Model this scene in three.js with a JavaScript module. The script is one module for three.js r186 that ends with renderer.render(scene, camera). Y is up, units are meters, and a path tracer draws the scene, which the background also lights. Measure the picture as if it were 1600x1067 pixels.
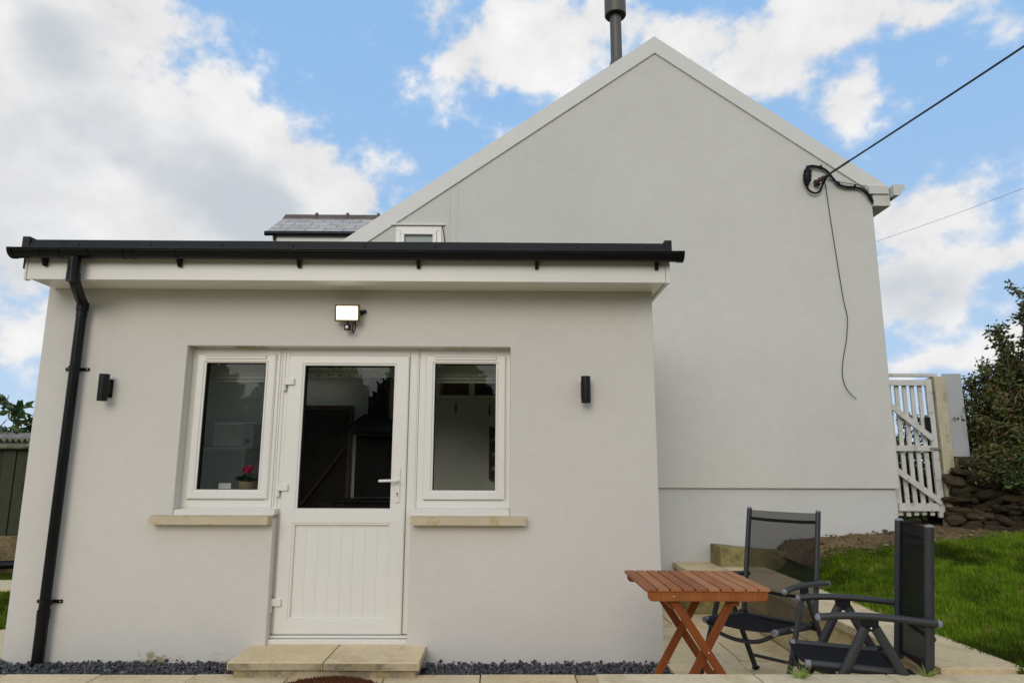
import * as THREE from 'three';
import { RoundedBoxGeometry } from 'three/addons/geometries/RoundedBoxGeometry.js';
import { mergeGeometries, mergeVertices } from 'three/addons/utils/BufferGeometryUtils.js';
import { RectAreaLightUniformsLib } from 'three/addons/lights/RectAreaLightUniformsLib.js';

// ---------------------------------------------------------------- camera, sky, sun, exposure
const scene = new THREE.Scene();
const D2R = Math.PI / 180;
const camera = new THREE.PerspectiveCamera(53.13, 1024 / 682, 0.05, 2000);
camera.position.set(0, 1.3, 0);
camera.rotation.order = 'YXZ';
camera.rotation.set(10.4 * D2R, -0.5 * D2R, 0.2 * D2R);
const renderer = new THREE.WebGLRenderer({ antialias: true });
renderer.toneMapping = THREE.LinearToneMapping;
renderer.toneMappingExposure = 1.0;
renderer.shadowMap.enabled = true;
const SUN_AZ = -16 * D2R, SUN_EL = 24 * D2R;          // behind the camera's left shoulder, veiled by cloud
const sun = new THREE.DirectionalLight(new THREE.Color(1, 0.915, 0.80), 1.06);
sun.position.set(Math.sin(SUN_AZ) * Math.cos(SUN_EL), Math.sin(SUN_EL), Math.cos(SUN_AZ) * Math.cos(SUN_EL)).multiplyScalar(30);
sun.target.position.set(0, 1, -5);
sun.position.add(sun.target.position);
sun.castShadow = true;
sun.shadow.radius = 60;
sun.shadow.mapSize.set(2048, 2048);
Object.assign(sun.shadow.camera, { left: -12, right: 12, top: 12, bottom: -12, near: 1, far: 80 });
scene.add(sun, sun.target);
RectAreaLightUniformsLib.init();

// ---------------------------------------------------------------- random numbers and noise
let seed = 7;
const srand = (s) => { seed = s >>> 0; };
const rnd = () => { seed = (seed + 0x6d2b79f5) >>> 0; let t = seed; t = Math.imul(t ^ (t >>> 15), t | 1); t ^= t + Math.imul(t ^ (t >>> 7), t | 61); return ((t ^ (t >>> 14)) >>> 0) / 4294967296; };
const rr = (a, b) => a + (b - a) * rnd();
const hash = (x, y, s) => { let h = Math.imul(x, 374761393) ^ Math.imul(y, 668265263) ^ Math.imul(s, 1274126177); h = Math.imul(h ^ (h >>> 13), 1274126177); return ((h ^ (h >>> 16)) >>> 0) / 4294967296; };
const mod = (a, n) => ((a % n) + n) % n;
function vnoise(x, y, p, s) {                          // value noise, repeats every p cells
  const x0 = Math.floor(x), y0 = Math.floor(y); let fx = x - x0, fy = y - y0;
  fx = fx * fx * (3 - 2 * fx); fy = fy * fy * (3 - 2 * fy);
  const a = mod(x0, p), b = mod(x0 + 1, p), c = mod(y0, p), d = mod(y0 + 1, p);
  const u = hash(a, c, s) * (1 - fx) + hash(b, c, s) * fx, v = hash(a, d, s) * (1 - fx) + hash(b, d, s) * fx;
  return u * (1 - fy) + v * fy;
}
function fbm(u, v, p, oct, s, gain = 0.5) { let a = 1, t = 0, w = 0; for (let i = 0; i < oct; i++) { t += a * vnoise(u * p, v * p, p, s + i); w += a; a *= gain; p *= 2; } return t / w; }
const sstep = (a, b, x) => { const t = Math.min(1, Math.max(0, (x - a) / (b - a))); return t * t * (3 - 2 * t); };
const mix = (a, b, t) => a + (b - a) * t;

// ---------------------------------------------------------------- sky: air and clouds by direction (degrees of azimuth and height)
{
  const W = 4096, H = 2048, data = new Float32Array(W * H * 4);
  // banks of cloud: azimuth, elevation, half widths, weight, greyness
  const banks = [[-37.1, 22.9, 8.8, 6.1, 1.00, 0.55], [-28.8, 22.3, 6.5, 4.0, 0.90, 0.55], [-33.0, 31.6, 5.4, 2.7, 0.95, 0.25], [-38.9, 28.9, 3.2, 2.2, 0.50, 1.20], [-22.2, 24.2, 3.7, 3.7, 0.75, 0.15], [-30.7, 15.0, 12.3, 5.9, 1.00, 0.70], [-21.1, 19.8, 6.3, 3.4, 0.75, 0.75], [-28.2, 20.8, 3.9, 2.7, 0.20, 0.90], [-16.3, 24.8, 1.5, 1.2, 0.45, 0.00], [-13.9, 21.9, 0.9, 0.7, 0.50, 0.00], [-25.7, 33.1, 1.9, 1.6, 0.30, 0.00], [-36.0, 7.1, 3.9, 2.2, 0.35, 0.30], [-6.1, 35.5, 5.9, 2.2, 0.66, 0.05], [-2.8, 32.0, 4.1, 2.1, 0.66, 0.05], [4.0, 33.8, 6.5, 2.7, 0.58, 0.10], [3.4, 31.6, 2.9, 1.4, 0.40, 0.05], [8.7, 35.8, 3.5, 2.2, 0.50, 0.05], [12.1, 33.4, 2.8, 2.2, 0.45, 0.05], [16.9, 34.1, 2.5, 2.2, 0.55, 0.05], [25.5, 32.9, 7.3, 3.1, 0.90, 0.10], [22.3, 30.2, 3.0, 2.2, 0.60, 0.05], [28.4, 27.3, 3.3, 1.8, 0.72, 0.10], [34.6, 31.2, 5.3, 1.6, 0.75, 0.20], [38.7, 27.9, 2.2, 1.5, 0.32, 0.10], [31.6, 17.1, 3.1, 3.2, 0.95, 0.15], [31.0, 12.3, 4.5, 1.9, 0.80, 0.75], [39.1, 15.7, 1.6, 2.3, 0.95, 0.10], [35.8, 13.0, 3.0, 1.2, 0.55, 0.40], [33.0, 7.7, 4.3, 0.9, 0.75, 0.10], [37.4, 8.0, 2.1, 1.3, 0.50, 0.10], [-17.8, 23.1, 4.6, 3.4, 0.85, 0.35], [-24.6, 26.8, 3.8, 2.7, 0.45, 0.10], [-18.5, 19.1, 7.0, 3.5, 0.85, 0.70], [-38.2, 28.3, 2.9, 2.3, 0.60, 0.50]];
  const n3 = (x, y, z, s) => { const zi = Math.floor(z); let f = z - zi; f = f * f * (3 - 2 * f); return vnoise(x, y, 65536, s + zi * 31) * (1 - f) + vnoise(x, y, 65536, s + (zi + 1) * 31) * f; };
  const f3 = (x, y, z, oct, s, g = 0.52) => { let a = 1, t = 0, w = 0, k = 1; for (let i = 0; i < oct; i++) { t += a * n3(x * k + 500, y * k + 500, z * k + 50, s + i * 977); w += a; a *= g; k *= 2.03; } return t / w; };
  for (let j = 0; j < H; j++) {
    const el = ((j + 0.5) / H - 0.5) * Math.PI, ed = el / D2R;
    const cy = Math.sin(el), cr = Math.cos(el);
    for (let i = 0; i < W; i++) {
      const o = (j * W + i) * 4; data[o + 3] = 1;
      if (ed < -1) { data[o] = 0.2; data[o + 1] = 0.21; data[o + 2] = 0.18; continue; }
      const th = ((i + 0.5) / W - 0.5) * 2 * Math.PI;   // atan2(z, x)
      const x = Math.cos(th) * cr, z = Math.sin(th) * cr;
      const az = Math.atan2(x, -z) / D2R;
      const e = Math.max(0, cy);
      // clear air
      const q = Math.pow(1 - e, 3.2);
      let r = mix(0.265, 0.58, q), g = mix(0.49, 0.735, q), b = mix(0.825, 0.90, q);
      // where the clouds are
      const inside = sstep(50, 40, Math.abs(az)) * sstep(52, 42, ed);
      let d = 0, gy = 0;
      if (inside > 0) {
        const wx = (f3(x * 7, cy * 7, z * 7, 3, 11) - 0.5) * 9, wy = (f3(x * 7, cy * 7, z * 7, 3, 401) - 0.5) * 7;
        for (const [a, el0, ra, re, w, gr] of banks) { const da = (az + wx - a) / ra, de = (ed + wy - el0) / re, k = da * da + de * de; if (k < 6) { const v = w * Math.exp(-k * 0.9); d += v * (1 - 0.35 * d); gy += v * gr; } }
      }
      const s = 1 / (e + 0.35);
      const wide = inside < 1 ? 1.1 * sstep(0.26, 0.66, f3(x * s * 1.6, 3.1, z * s * 1.6, 4, 77)) : 0;
      d = d * inside + wide * (1 - inside); gy = gy * inside + wide * 0.35 * (1 - inside);
      const det = f3(x * 11, cy * 14, z * 11, 8, 901, 0.64);
      const dens = d * 1.12 + (det - 0.5) * 2.5;
      const al = Math.pow(sstep(0.18, 0.82, dens), 1.2);
      const soft = f3(x * 6, cy * 9, z * 6, 6, 3001, 0.55);
      const gray = Math.min(1, Math.max(0, 0.9 * sstep(0.40, 1.55, gy * 0.85 + (soft - 0.5) * 2.6 + (dens - 0.7) * 0.15)));
      const lum = 0.82 + (det - 0.5) * 0.42;
      const cr_ = mix(lum * 1.005, 0.545, gray), cg = mix(lum, 0.60, gray), cb = mix(lum * 1.005, 0.655, gray);
      data[o] = mix(r, cr_, al); data[o + 1] = mix(g, cg, al); data[o + 2] = mix(b, cb, al);
    }
  }
  const t = new THREE.DataTexture(data, W, H, THREE.RGBAFormat, THREE.FloatType);
  t.mapping = THREE.EquirectangularReflectionMapping; t.magFilter = THREE.LinearFilter; t.needsUpdate = true;
  scene.background = t; scene.environment = t;
  scene.backgroundIntensity = 1; scene.environmentIntensity = 1;
}

// ---------------------------------------------------------------- textures (linear tone factors) and materials
const s8 = (x) => Math.round(255 * Math.min(1, Math.max(0, x <= 0.0031308 ? 12.92 * x : 1.055 * Math.pow(x, 1 / 2.4) - 0.055)));
function tex(N, M, fn, metresX, metresY, srgb = true) {
  const d = new Uint8Array(N * M * 4);
  for (let j = 0; j < M; j++) for (let i = 0; i < N; i++) {
    const c = fn((i + 0.5) / N, (j + 0.5) / M), o = (j * N + i) * 4;
    if (srgb) { d[o] = s8(c[0]); d[o + 1] = s8(c[1]); d[o + 2] = s8(c[2]); } else { d[o] = d[o + 1] = d[o + 2] = Math.round(255 * Math.min(1, Math.max(0, c))); }
    d[o + 3] = 255;
  }
  const t = new THREE.DataTexture(d, N, M); t.wrapS = t.wrapT = THREE.RepeatWrapping; t.magFilter = THREE.LinearFilter; t.minFilter = THREE.LinearMipmapLinearFilter;
  t.repeat.set(1 / metresX, 1 / metresY); if (srgb) t.colorSpace = THREE.SRGBColorSpace; t.needsUpdate = true; return t;
}
const C = (r, g, b) => new THREE.Color().setRGB(r, g, b);
const std = (o) => new THREE.MeshStandardMaterial(o), phy = (o) => new THREE.MeshPhysicalMaterial(o);
const M = {};
{
  const mott = tex(512, 512, (u, v) => { const a = fbm(u, v, 3, 5, 21, 0.6), b = fbm(u, v, 40, 3, 33); const k = 0.94 + 0.09 * (a - 0.5) + 0.05 * (b - 0.5); return [k, k * (1 + 0.012 * (a - 0.5)), k * (0.995 + 0.02 * (b - 0.5))]; }, 2.9, 2.9);
  const trowel = tex(512, 512, (u, v) => 0.55 * fbm(u, v, 5, 4, 61, 0.55) + 0.25 * fbm(u, v * 0.999, 60, 3, 71) + 0.2 * fbm(u, v, 14, 2, 81), 1.9, 1.9, false);
  M.wall = std({ name: 'painted render', color: C(0.70, 0.675, 0.625), map: mott, bumpMap: trowel, bumpScale: 0.0025, roughness: 0.9 });
  M.gable = std({ name: 'grey painted render', color: C(0.695, 0.685, 0.635), map: mott, bumpMap: trowel, bumpScale: 0.0035, roughness: 0.9 });
  M.plinth = std({ name: 'plinth render', color: C(0.66, 0.665, 0.645), map: mott, bumpMap: trowel, bumpScale: 0.006, roughness: 0.92 });
  // front of the extension: the same paint, with green-brown algae along the foot as in the photograph
  const front = tex(1536, 960, (u, v) => {
    const x = -3.395 + u * 4.48, y = -0.14 + v * 2.8;
    const a = fbm(u, v, 4, 5, 121, 0.6), b = fbm(u, v, 90, 3, 133), k = 0.94 + 0.08 * (a - 0.5) + 0.045 * (b - 0.5);
    let c = [k, k * 0.998, k * 0.994];
    const st = (cx, w, hgt, str) => { const n = fbm(u * 3, v * 3, 24, 4, 207, 0.65); const f = Math.max(0, 1 - Math.abs(x - cx) / w) * Math.max(0, 1 - Math.max(0, y + 0.03) / hgt); const m = sstep(0.30, 0.62, n * 0.9 + f * 0.5 - 0.28) * str * (f > 0 ? 1 : 0) * Math.min(1, f * 3); c = [mix(c[0], 0.42, m), mix(c[1], 0.37, m), mix(c[2], 0.18, m)]; };
    st(-2.4, 0.42, 0.13, 0.9); st(-1.95, 0.28, 0.09, 0.8); st(-0.1, 0.5, 0.03, 0.35); st(0.7, 0.5, 0.035, 0.35);
    const sp = vnoise(u * 520, v * 330, 520, 305); if (sp > 0.985) { c = c.map((q) => q * 0.86); }
    return c;
  }, 4.48, 2.8);
  front.offset.set(3.395 / 4.48, 0.14 / 2.8); front.wrapS = front.wrapT = THREE.ClampToEdgeWrapping;
  M.front = std({ name: 'front painted render', color: C(0.70, 0.675, 0.625), map: front, bumpMap: trowel, bumpScale: 0.0022, roughness: 0.9 });
  const pv = tex(256, 256, (u, v) => { const k = 0.955 + 0.05 * (fbm(u, v, 5, 5, 411, 0.6) - 0.5); return [k, k * 0.995, k * 0.98]; }, 0.8, 0.8);
  M.pvc = phy({ name: 'white plastic', color: C(0.83, 0.82, 0.775), map: pv, roughness: 0.32, clearcoat: 0.15, clearcoatRoughness: 0.3 });
  M.barge = std({ name: 'white board', color: C(0.74, 0.735, 0.70), map: pv, roughness: 0.45 });
  M.oldwhite = std({ name: 'weathered white board', color: C(0.66, 0.66, 0.62), map: pv, roughness: 0.6 });
  const scuff = tex(256, 256, (u, v) => 0.35 + 0.4 * fbm(u, v, 8, 5, 511, 0.6), 0.5, 0.5, false);
  M.black = phy({ name: 'black plastic', color: C(0.006, 0.0065, 0.007), roughness: 0.6, roughnessMap: scuff, specularIntensity: 0.4 });
  M.drip = phy({ name: 'dark grey trim', color: C(0.014, 0.016, 0.017), roughness: 0.75, roughnessMap: scuff, specularIntensity: 0.4 });
  M.blackmetal = phy({ name: 'black painted metal', color: C(0.007, 0.007, 0.008), roughness: 0.42, specularIntensity: 0.5 });
  M.rubber = phy({ name: 'rubber', color: C(0.01, 0.01, 0.011), roughness: 0.7, specularIntensity: 0.4 });
  M.cable = std({ name: 'weathered cable', color: C(0.05, 0.048, 0.045), roughness: 0.8 });
  M.glass = phy({ name: 'window glass', color: C(0.93, 0.95, 0.93), transmission: 1, roughness: 0.0, thickness: 0, ior: 1.5 });
  M.frosted = phy({ name: 'frosted glass', color: C(0.42, 0.50, 0.50), transmission: 0.35, roughness: 0.4, thickness: 0 });
  const slab = tex(512, 512, (u, v) => { const a = fbm(u, v, 4, 6, 611, 0.62), b = fbm(u, v, 64, 3, 621), c = sstep(0.55, 0.75, fbm(u, v, 7, 4, 631, 0.6)); const k = 0.88 + 0.28 * (a - 0.5) + 0.2 * (b - 0.5); return [k * mix(1, 0.86, c), k * mix(1, 0.83, c), k * mix(1, 0.76, c)]; }, 1.3, 1.3);
  const slabB = tex(512, 512, (u, v) => 0.5 * fbm(u, v, 10, 5, 641, 0.6) + 0.5 * fbm(u, v, 80, 3, 651), 1.3, 1.3, false);
  M.slab = [0, 1, 2, 3].map((i) => std({ name: 'riven paving ' + i, color: [C(0.80, 0.64, 0.385), C(0.77, 0.635, 0.405), C(0.74, 0.59, 0.36), C(0.82, 0.665, 0.42)][i], map: slab, bumpMap: slabB, bumpScale: 0.006, roughness: 0.88 }));
  const dirty = tex(512, 512, (u, v) => { const a = fbm(u, v, 5, 6, 711, 0.65), b = sstep(0.44, 0.68, fbm(u, v, 9, 5, 721, 0.66)), m = sstep(0.5, 0.72, fbm(u, v, 6, 5, 731, 0.6)); const k = 0.9 + 0.3 * (a - 0.5); let c = [k, k, k]; c = c.map((q) => q * mix(1, 0.6, b)); return [c[0] * mix(1, 0.8, m), c[1] * mix(1, 0.8, m), c[2] * mix(1, 0.66, m)]; }, 0.9, 0.9);
  M.tan = [C(0.82, 0.67, 0.36), C(0.76, 0.61, 0.33), C(0.80, 0.67, 0.40)].map((c, i) => std({ name: 'tan wall block ' + i, color: c, map: slab, bumpMap: slabB, bumpScale: 0.006, roughness: 0.9 }));
  M.edge = std({ name: 'stained stone edge', color: C(0.50, 0.42, 0.29), map: dirty, bumpMap: slabB, bumpScale: 0.008, roughness: 0.92 });
  M.sill = std({ name: 'sill stone', color: C(0.60, 0.52, 0.36), map: tex(512, 512, (u, v) => { const a = fbm(u, v, 6, 5, 751, 0.6), b = sstep(0.56, 0.72, fbm(u, v, 8, 5, 761, 0.66)), p = vnoise(u * 180, v * 180, 180, 771) > 0.93 ? 0.75 : 1; const k = (0.93 + 0.2 * (a - 0.5)) * p; return [k * mix(1, 0.86, b), k * mix(1, 0.8, b), k * mix(1, 0.6, b)]; }, 0.8, 0.8), bumpMap: slabB, bumpScale: 0.004, roughness: 0.85 });
  M.mossy = std({ name: 'mossy stone', color: C(0.33, 0.28, 0.12), map: dirty, bumpMap: slabB, bumpScale: 0.012, roughness: 0.95 });
  M.mortar = std({ name: 'jointing sand', color: C(0.26, 0.19, 0.10), map: slab, roughness: 1 });
  const grain = tex(256, 512, (u, v) => { const w = fbm(u, v, 4, 3, 811), l = fbm(u * 6 + 0.2 * w, v * 0.5, 16, 4, 821, 0.6), f = vnoise(u * 150, v * 8, 150, 831); const k = 0.72 + 0.5 * (l - 0.5) + 0.18 * (f - 0.5) + 0.25 * (w - 0.5); return [k, k * (0.94 + 0.1 * l), k * (0.9 + 0.1 * l)]; }, 0.14, 0.7);
  const grainB = tex(256, 256, (u, v) => 0.6 * vnoise(u * 60, v * 4, 60, 841) + 0.4 * vnoise(u * 120, v * 10, 120, 842), 0.14, 0.5, false);
  M.wood = [[0.46, 0.15, 0.045], [0.36, 0.10, 0.027], [0.31, 0.085, 0.024], [0.48, 0.17, 0.055]].map((c, i) => phy({ name: 'oiled hardwood ' + i, color: C(...c), map: grain, bumpMap: grainB, bumpScale: 0.0012, roughness: 0.6, specularIntensity: 0.4 }));
  M.slat = [[0.56, 0.225, 0.095], [0.50, 0.18, 0.07], [0.43, 0.155, 0.065], [0.60, 0.26, 0.12]].map((c, i) => phy({ name: 'weathered slat ' + i, color: C(...c), map: grain, bumpMap: grainB, bumpScale: 0.0012, roughness: 0.6, specularIntensity: 0.4 }));
  M.alu = std({ name: 'anthracite aluminium', color: C(0.038, 0.04, 0.042), metalness: 0.2, roughness: 0.5 });
  M.cap = std({ name: 'grey end cap', color: C(0.22, 0.23, 0.24), roughness: 0.5 });
  M.sling = phy({ name: 'open mesh sling', color: C(0.010, 0.010, 0.0105), roughness: 0.8, specularIntensity: 0.3, transparent: true, opacity: 0.76 });
  M.slingdense = M.sling.clone(); M.slingdense.opacity = 0.93; M.sling.opacity = 0.72;
  M.slingseat = phy({ specularIntensity: 0.1, name: 'mesh sling', color: C(0.022, 0.022, 0.024), roughness: 0.75, bumpMap: tex(64, 64, (u, v) => 0.5 + 0.25 * Math.sin(u * 50.265) + 0.25 * Math.sin(v * 50.265), 0.02, 0.02, false), bumpScale: 0.0008 });
  M.steel = std({ name: 'steel', color: C(0.62, 0.62, 0.6), metalness: 1, roughness: 0.3 });
  M.soil = phy({ specularIntensity: 0.2, name: 'bare soil', color: C(0.27, 0.19, 0.10), map: tex(512, 512, (u, v) => { const a = fbm(u, v, 6, 6, 911, 0.7), b = vnoise(u * 90, v * 90, 90, 921); const k = 0.7 + 0.8 * (a - 0.5) + (b > 0.86 ? 0.35 : 0); return [k, k * 0.98, k * (0.9 + 0.15 * b)]; }, 1.6, 1.6), bumpMap: tex(256, 256, (u, v) => fbm(u, v, 16, 5, 931, 0.7), 0.8, 0.8, false), bumpScale: 0.03, roughness: 1 });
  M.turf = phy({ specularIntensity: 0.1, name: 'turf', color: C(0.07, 0.105, 0.008), map: tex(512, 512, (u, v) => { const a = fbm(u, v, 5, 6, 941, 0.65), b = fbm(u, v, 60, 3, 951); const k = 0.7 + 0.5 * (a - 0.5) + 0.6 * (b - 0.5); return [k * (0.9 + 0.25 * a), k, k * 0.9]; }, 2.2, 2.2), roughness: 1 });
  M.slate = [0, 1, 2].map((i) => std({ name: 'roof slate ' + i, color: [C(0.52, 0.50, 0.48), C(0.47, 0.455, 0.44), C(0.56, 0.54, 0.52)][i], map: slab, bumpMap: slabB, bumpScale: 0.003, roughness: 0.95 }));
  M.roof = std({ name: 'roof covering', color: C(0.09, 0.09, 0.1), map: slab, roughness: 0.75 });
  M.ridge = std({ name: 'brown ridge tile', color: C(0.15, 0.10, 0.085), map: slab, roughness: 0.75 });
  M.flue = std({ name: 'flue pipe', color: C(0.12, 0.112, 0.10), metalness: 0.3, roughness: 0.5, map: pv });
  M.stone = [[0.185, 0.135, 0.07], [0.13, 0.095, 0.05], [0.24, 0.175, 0.09], [0.105, 0.09, 0.04]].map((c, i) => std({ name: 'field stone ' + i, color: C(...c), map: dirty, bumpMap: slabB, bumpScale: 0.03, roughness: 0.95 }));
  M.earth = std({ name: 'dark earth', color: C(0.05, 0.038, 0.022), map: M.soil.map, bumpMap: M.soil.bumpMap, bumpScale: 0.04, roughness: 1 });
  const wear = tex(512, 512, (u, v) => { const a = fbm(u, v * 0.5, 8, 5, 1011, 0.65), b = sstep(0.6, 0.75, fbm(u, v, 10, 5, 1021, 0.65)); const k = 0.9 + 0.3 * (a - 0.5); return [k * mix(1, 0.72, b), k * mix(1, 0.7, b), k * mix(1, 0.62, b)]; }, 0.7, 0.7);
  M.gate = std({ name: 'old white gate paint', color: C(0.72, 0.71, 0.66), map: wear, roughness: 0.65 });
  M.postpaint = std({ name: 'cream post paint', color: C(0.62, 0.57, 0.40), map: wear, roughness: 0.75 });
  M.greyboard = std({ name: 'weathered white panel', color: C(0.47, 0.485, 0.50), map: mott, roughness: 0.7 });
  M.shed = [0, 1, 2].map((i) => std({ name: 'dark green board ' + i, color: [C(0.033, 0.042, 0.02), C(0.026, 0.034, 0.017), C(0.045, 0.05, 0.024)][i], map: wear, roughness: 0.85 }));
  M.corr = std({ name: 'old cement sheet', color: C(0.40, 0.36, 0.31), map: dirty, roughness: 0.9 });
  M.mould = std({ name: 'green-grey pipe', color: C(0.25, 0.27, 0.19), map: dirty, roughness: 0.7 });
  M.gravel = std({ name: 'slate chippings', color: C(1, 1, 1), roughness: 0.75, map: slab });
  M.coir = std({ name: 'coir', color: C(0.30, 0.105, 0.03), roughness: 1, map: M.soil.map, bumpMap: tex(256, 256, (u, v) => fbm(u, v, 60, 3, 1101, 0.7), 0.3, 0.3, false), bumpScale: 0.012 });
  M.bark = std({ name: 'bark', color: C(0.10, 0.07, 0.04), map: wear, roughness: 0.95 });
  M.leaf = phy({ name: 'leaf', color: C(1, 1, 1), vertexColors: true, roughness: 0.5, transmission: 0.22, thickness: 0, side: THREE.DoubleSide });
  M.straw = std({ name: 'dry grass', color: C(0.24, 0.165, 0.075), roughness: 0.9 });
  // inside the room
  M.plaster = std({ name: 'room plaster', color: C(0.82, 0.80, 0.74), roughness: 0.95 });
  M.ceiling = std({ name: 'room ceiling', color: C(0.85, 0.845, 0.82), roughness: 0.95 });
  M.roomfloor = std({ name: 'room floor', color: C(0.42, 0.35, 0.27), roughness: 0.6 });
  M.appliance = std({ name: 'white appliance', color: C(0.72, 0.71, 0.68), roughness: 0.4 });
  M.darkdoor = std({ name: 'dark stained door', color: C(0.022, 0.014, 0.01), roughness: 0.7 });
  M.cream = std({ name: 'cream cupboard', color: C(0.50, 0.47, 0.32), roughness: 0.6 });
  M.blind = phy({ name: 'blind fabric', color: C(0.52, 0.53, 0.47), roughness: 1, transmission: 0.15, thickness: 0 });
  M.oak = std({ name: 'dark oak', color: C(0.17, 0.095, 0.05), map: grain, roughness: 0.6 });
  M.terracotta = std({ name: 'basket pot', color: C(0.32, 0.26, 0.18), map: dirty, roughness: 0.95 });
  M.petal = phy({ name: 'magenta petal', color: C(0.62, 0.015, 0.16), roughness: 0.6, transmission: 0.2, thickness: 0, side: THREE.DoubleSide });
  M.potleaf = phy({ name: 'dark pot leaf', color: C(0.03, 0.06, 0.02), roughness: 0.5, side: THREE.DoubleSide });
}

// ---------------------------------------------------------------- building helpers
const taken = {};
function numbered(n) { const k = taken[n] = (taken[n] ?? -1) + 1; return k ? n + '_' + String(k).padStart(3, '0') : n; }
function uvm(g, ou = 0, ov = 0) {                       // uv in metres, along the axis each face looks
  if (g.index) g = g.toNonIndexed();
  const p = g.attributes.position, n = g.attributes.normal, uv = new Float32Array(p.count * 2);
  for (let i = 0; i < p.count; i += 3) {
    let nx = 0, ny = 0, nz = 0; for (let k = 0; k < 3; k++) { nx += n.getX(i + k); ny += n.getY(i + k); nz += n.getZ(i + k); }
    nx = Math.abs(nx); ny = Math.abs(ny); nz = Math.abs(nz);
    for (let k = i; k < i + 3; k++) {
      const x = p.getX(k), y = p.getY(k), z = p.getZ(k);
      const [u, v] = ny >= nx && ny >= nz ? [x, z] : nx >= nz ? [z, y] : [x, y];
      uv[k * 2] = u + ou; uv[k * 2 + 1] = v + ov;
    }
  }
  g.setAttribute('uv', new THREE.BufferAttribute(uv, 2)); return g;
}
const bx = (x0, x1, y0, y1, z0, z1, r = 0) => { const w = x1 - x0, h = y1 - y0, d = z1 - z0; const g = r ? new RoundedBoxGeometry(w, h, d, 2, Math.min(r, w / 2.01, h / 2.01, d / 2.01)) : new THREE.BoxGeometry(w, h, d); return g.translate((x0 + x1) / 2, (y0 + y1) / 2, (z0 + z1) / 2); };
function clean(g) { g = g.index ? g.toNonIndexed() : g; for (const k of Object.keys(g.attributes)) if (!['position', 'normal', 'uv'].includes(k)) g.deleteAttribute(k); g.morphAttributes = {}; g.clearGroups(); return g; }
const join = (list) => mergeGeometries(list.map(clean));
function mesh(name, g, m, parent, keepUv) { const o = new THREE.Mesh(keepUv ? g : uvm(g, rnd() * 3, rnd() * 3), m); o.castShadow = o.receiveShadow = true; o.name = parent ? name : numbered(name); (parent ?? scene).add(o); return o; }
function thing(name, label, category, [x, y, z] = [0, 0, 0], ry = 0, group) { const o = new THREE.Group(); o.name = numbered(name); o.position.set(x, y, z); o.rotation.y = ry; o.userData = { label, category }; if (group) o.userData.group = group; scene.add(o); return o; }
function sub(name, parent) { const o = new THREE.Group(); o.name = name; parent.add(o); return o; }
function tag(o, label, category, group) { o.userData = { label, category }; if (group) o.userData.group = group; return o; }
function struct(o) { o.userData.kind = 'structure'; return o; }
const V = (x, y, z) => new THREE.Vector3(x, y, z);
const curve = (pts, t = 0.5) => new THREE.CatmullRomCurve3(pts.map((p) => V(...p)), false, 'catmullrom', t);
function tube(pts, r, seg = 8, rad = 8, t = 0.5) { const c = curve(pts, t); const n = pts.length > 2 ? seg * (pts.length - 1) : 1; const g = new THREE.TubeGeometry(c, n, r, rad); const e = [g]; for (const k of [0, 1]) { const cap = new THREE.CircleGeometry(r, rad); const tn = c.getTangentAt(k).multiplyScalar(k ? 1 : -1); cap.applyQuaternion(new THREE.Quaternion().setFromUnitVectors(V(0, 0, 1), tn)); cap.translate(...c.getPointAt(k).toArray()); e.push(cap); } return join(e); }
function bar(a, b, r, r2 = r, n = 12) { const A = V(...a), B = V(...b), L = A.distanceTo(B); const g = new THREE.CylinderGeometry(r2, r, L, n).translate(0, L / 2, 0); g.applyQuaternion(new THREE.Quaternion().setFromUnitVectors(V(0, 1, 0), B.clone().sub(A).normalize())); return g.translate(...a); }
// flat-oval tube between two points, wide side along wAxis
function oval(a, b, rw, rt, wAxis, n = 14) { const A = V(...a), B = V(...b), d = B.clone().sub(A), L = d.length(); d.normalize(); const w = V(...wAxis); w.addScaledVector(d, -w.dot(d)).normalize(); const t = new THREE.Vector3().crossVectors(w, d); const g = new THREE.CylinderGeometry(1, 1, L, n).translate(0, L / 2, 0).scale(rw, 1, rt); g.applyMatrix4(new THREE.Matrix4().makeBasis(w, d, t)); g.computeVertexNormals(); return g.translate(...a); }
const ext = (pts, depth, bevel = 0, holes = []) => { const s = new THREE.Shape(pts.map(([x, y]) => new THREE.Vector2(x, y))); for (const h of holes) s.holes.push(new THREE.Path(h.map(([x, y]) => new THREE.Vector2(x, y)))); return new THREE.ExtrudeGeometry(s, { depth, bevelEnabled: bevel > 0, bevelThickness: bevel, bevelSize: bevel, bevelSegments: 1, steps: 1 }); };
const alongX = (g) => g.rotateY(Math.PI / 2);          // an extrusion drawn in (z', y) and pushed along x: shape x -> -z
// plank built along y with its grain along its length, then turned and placed
function plank(name, parent, m, len, w, t, r, place) { const o = mesh(name, new RoundedBoxGeometry(w, len, t, 2, r), m, parent); place(o); return o; }

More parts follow.
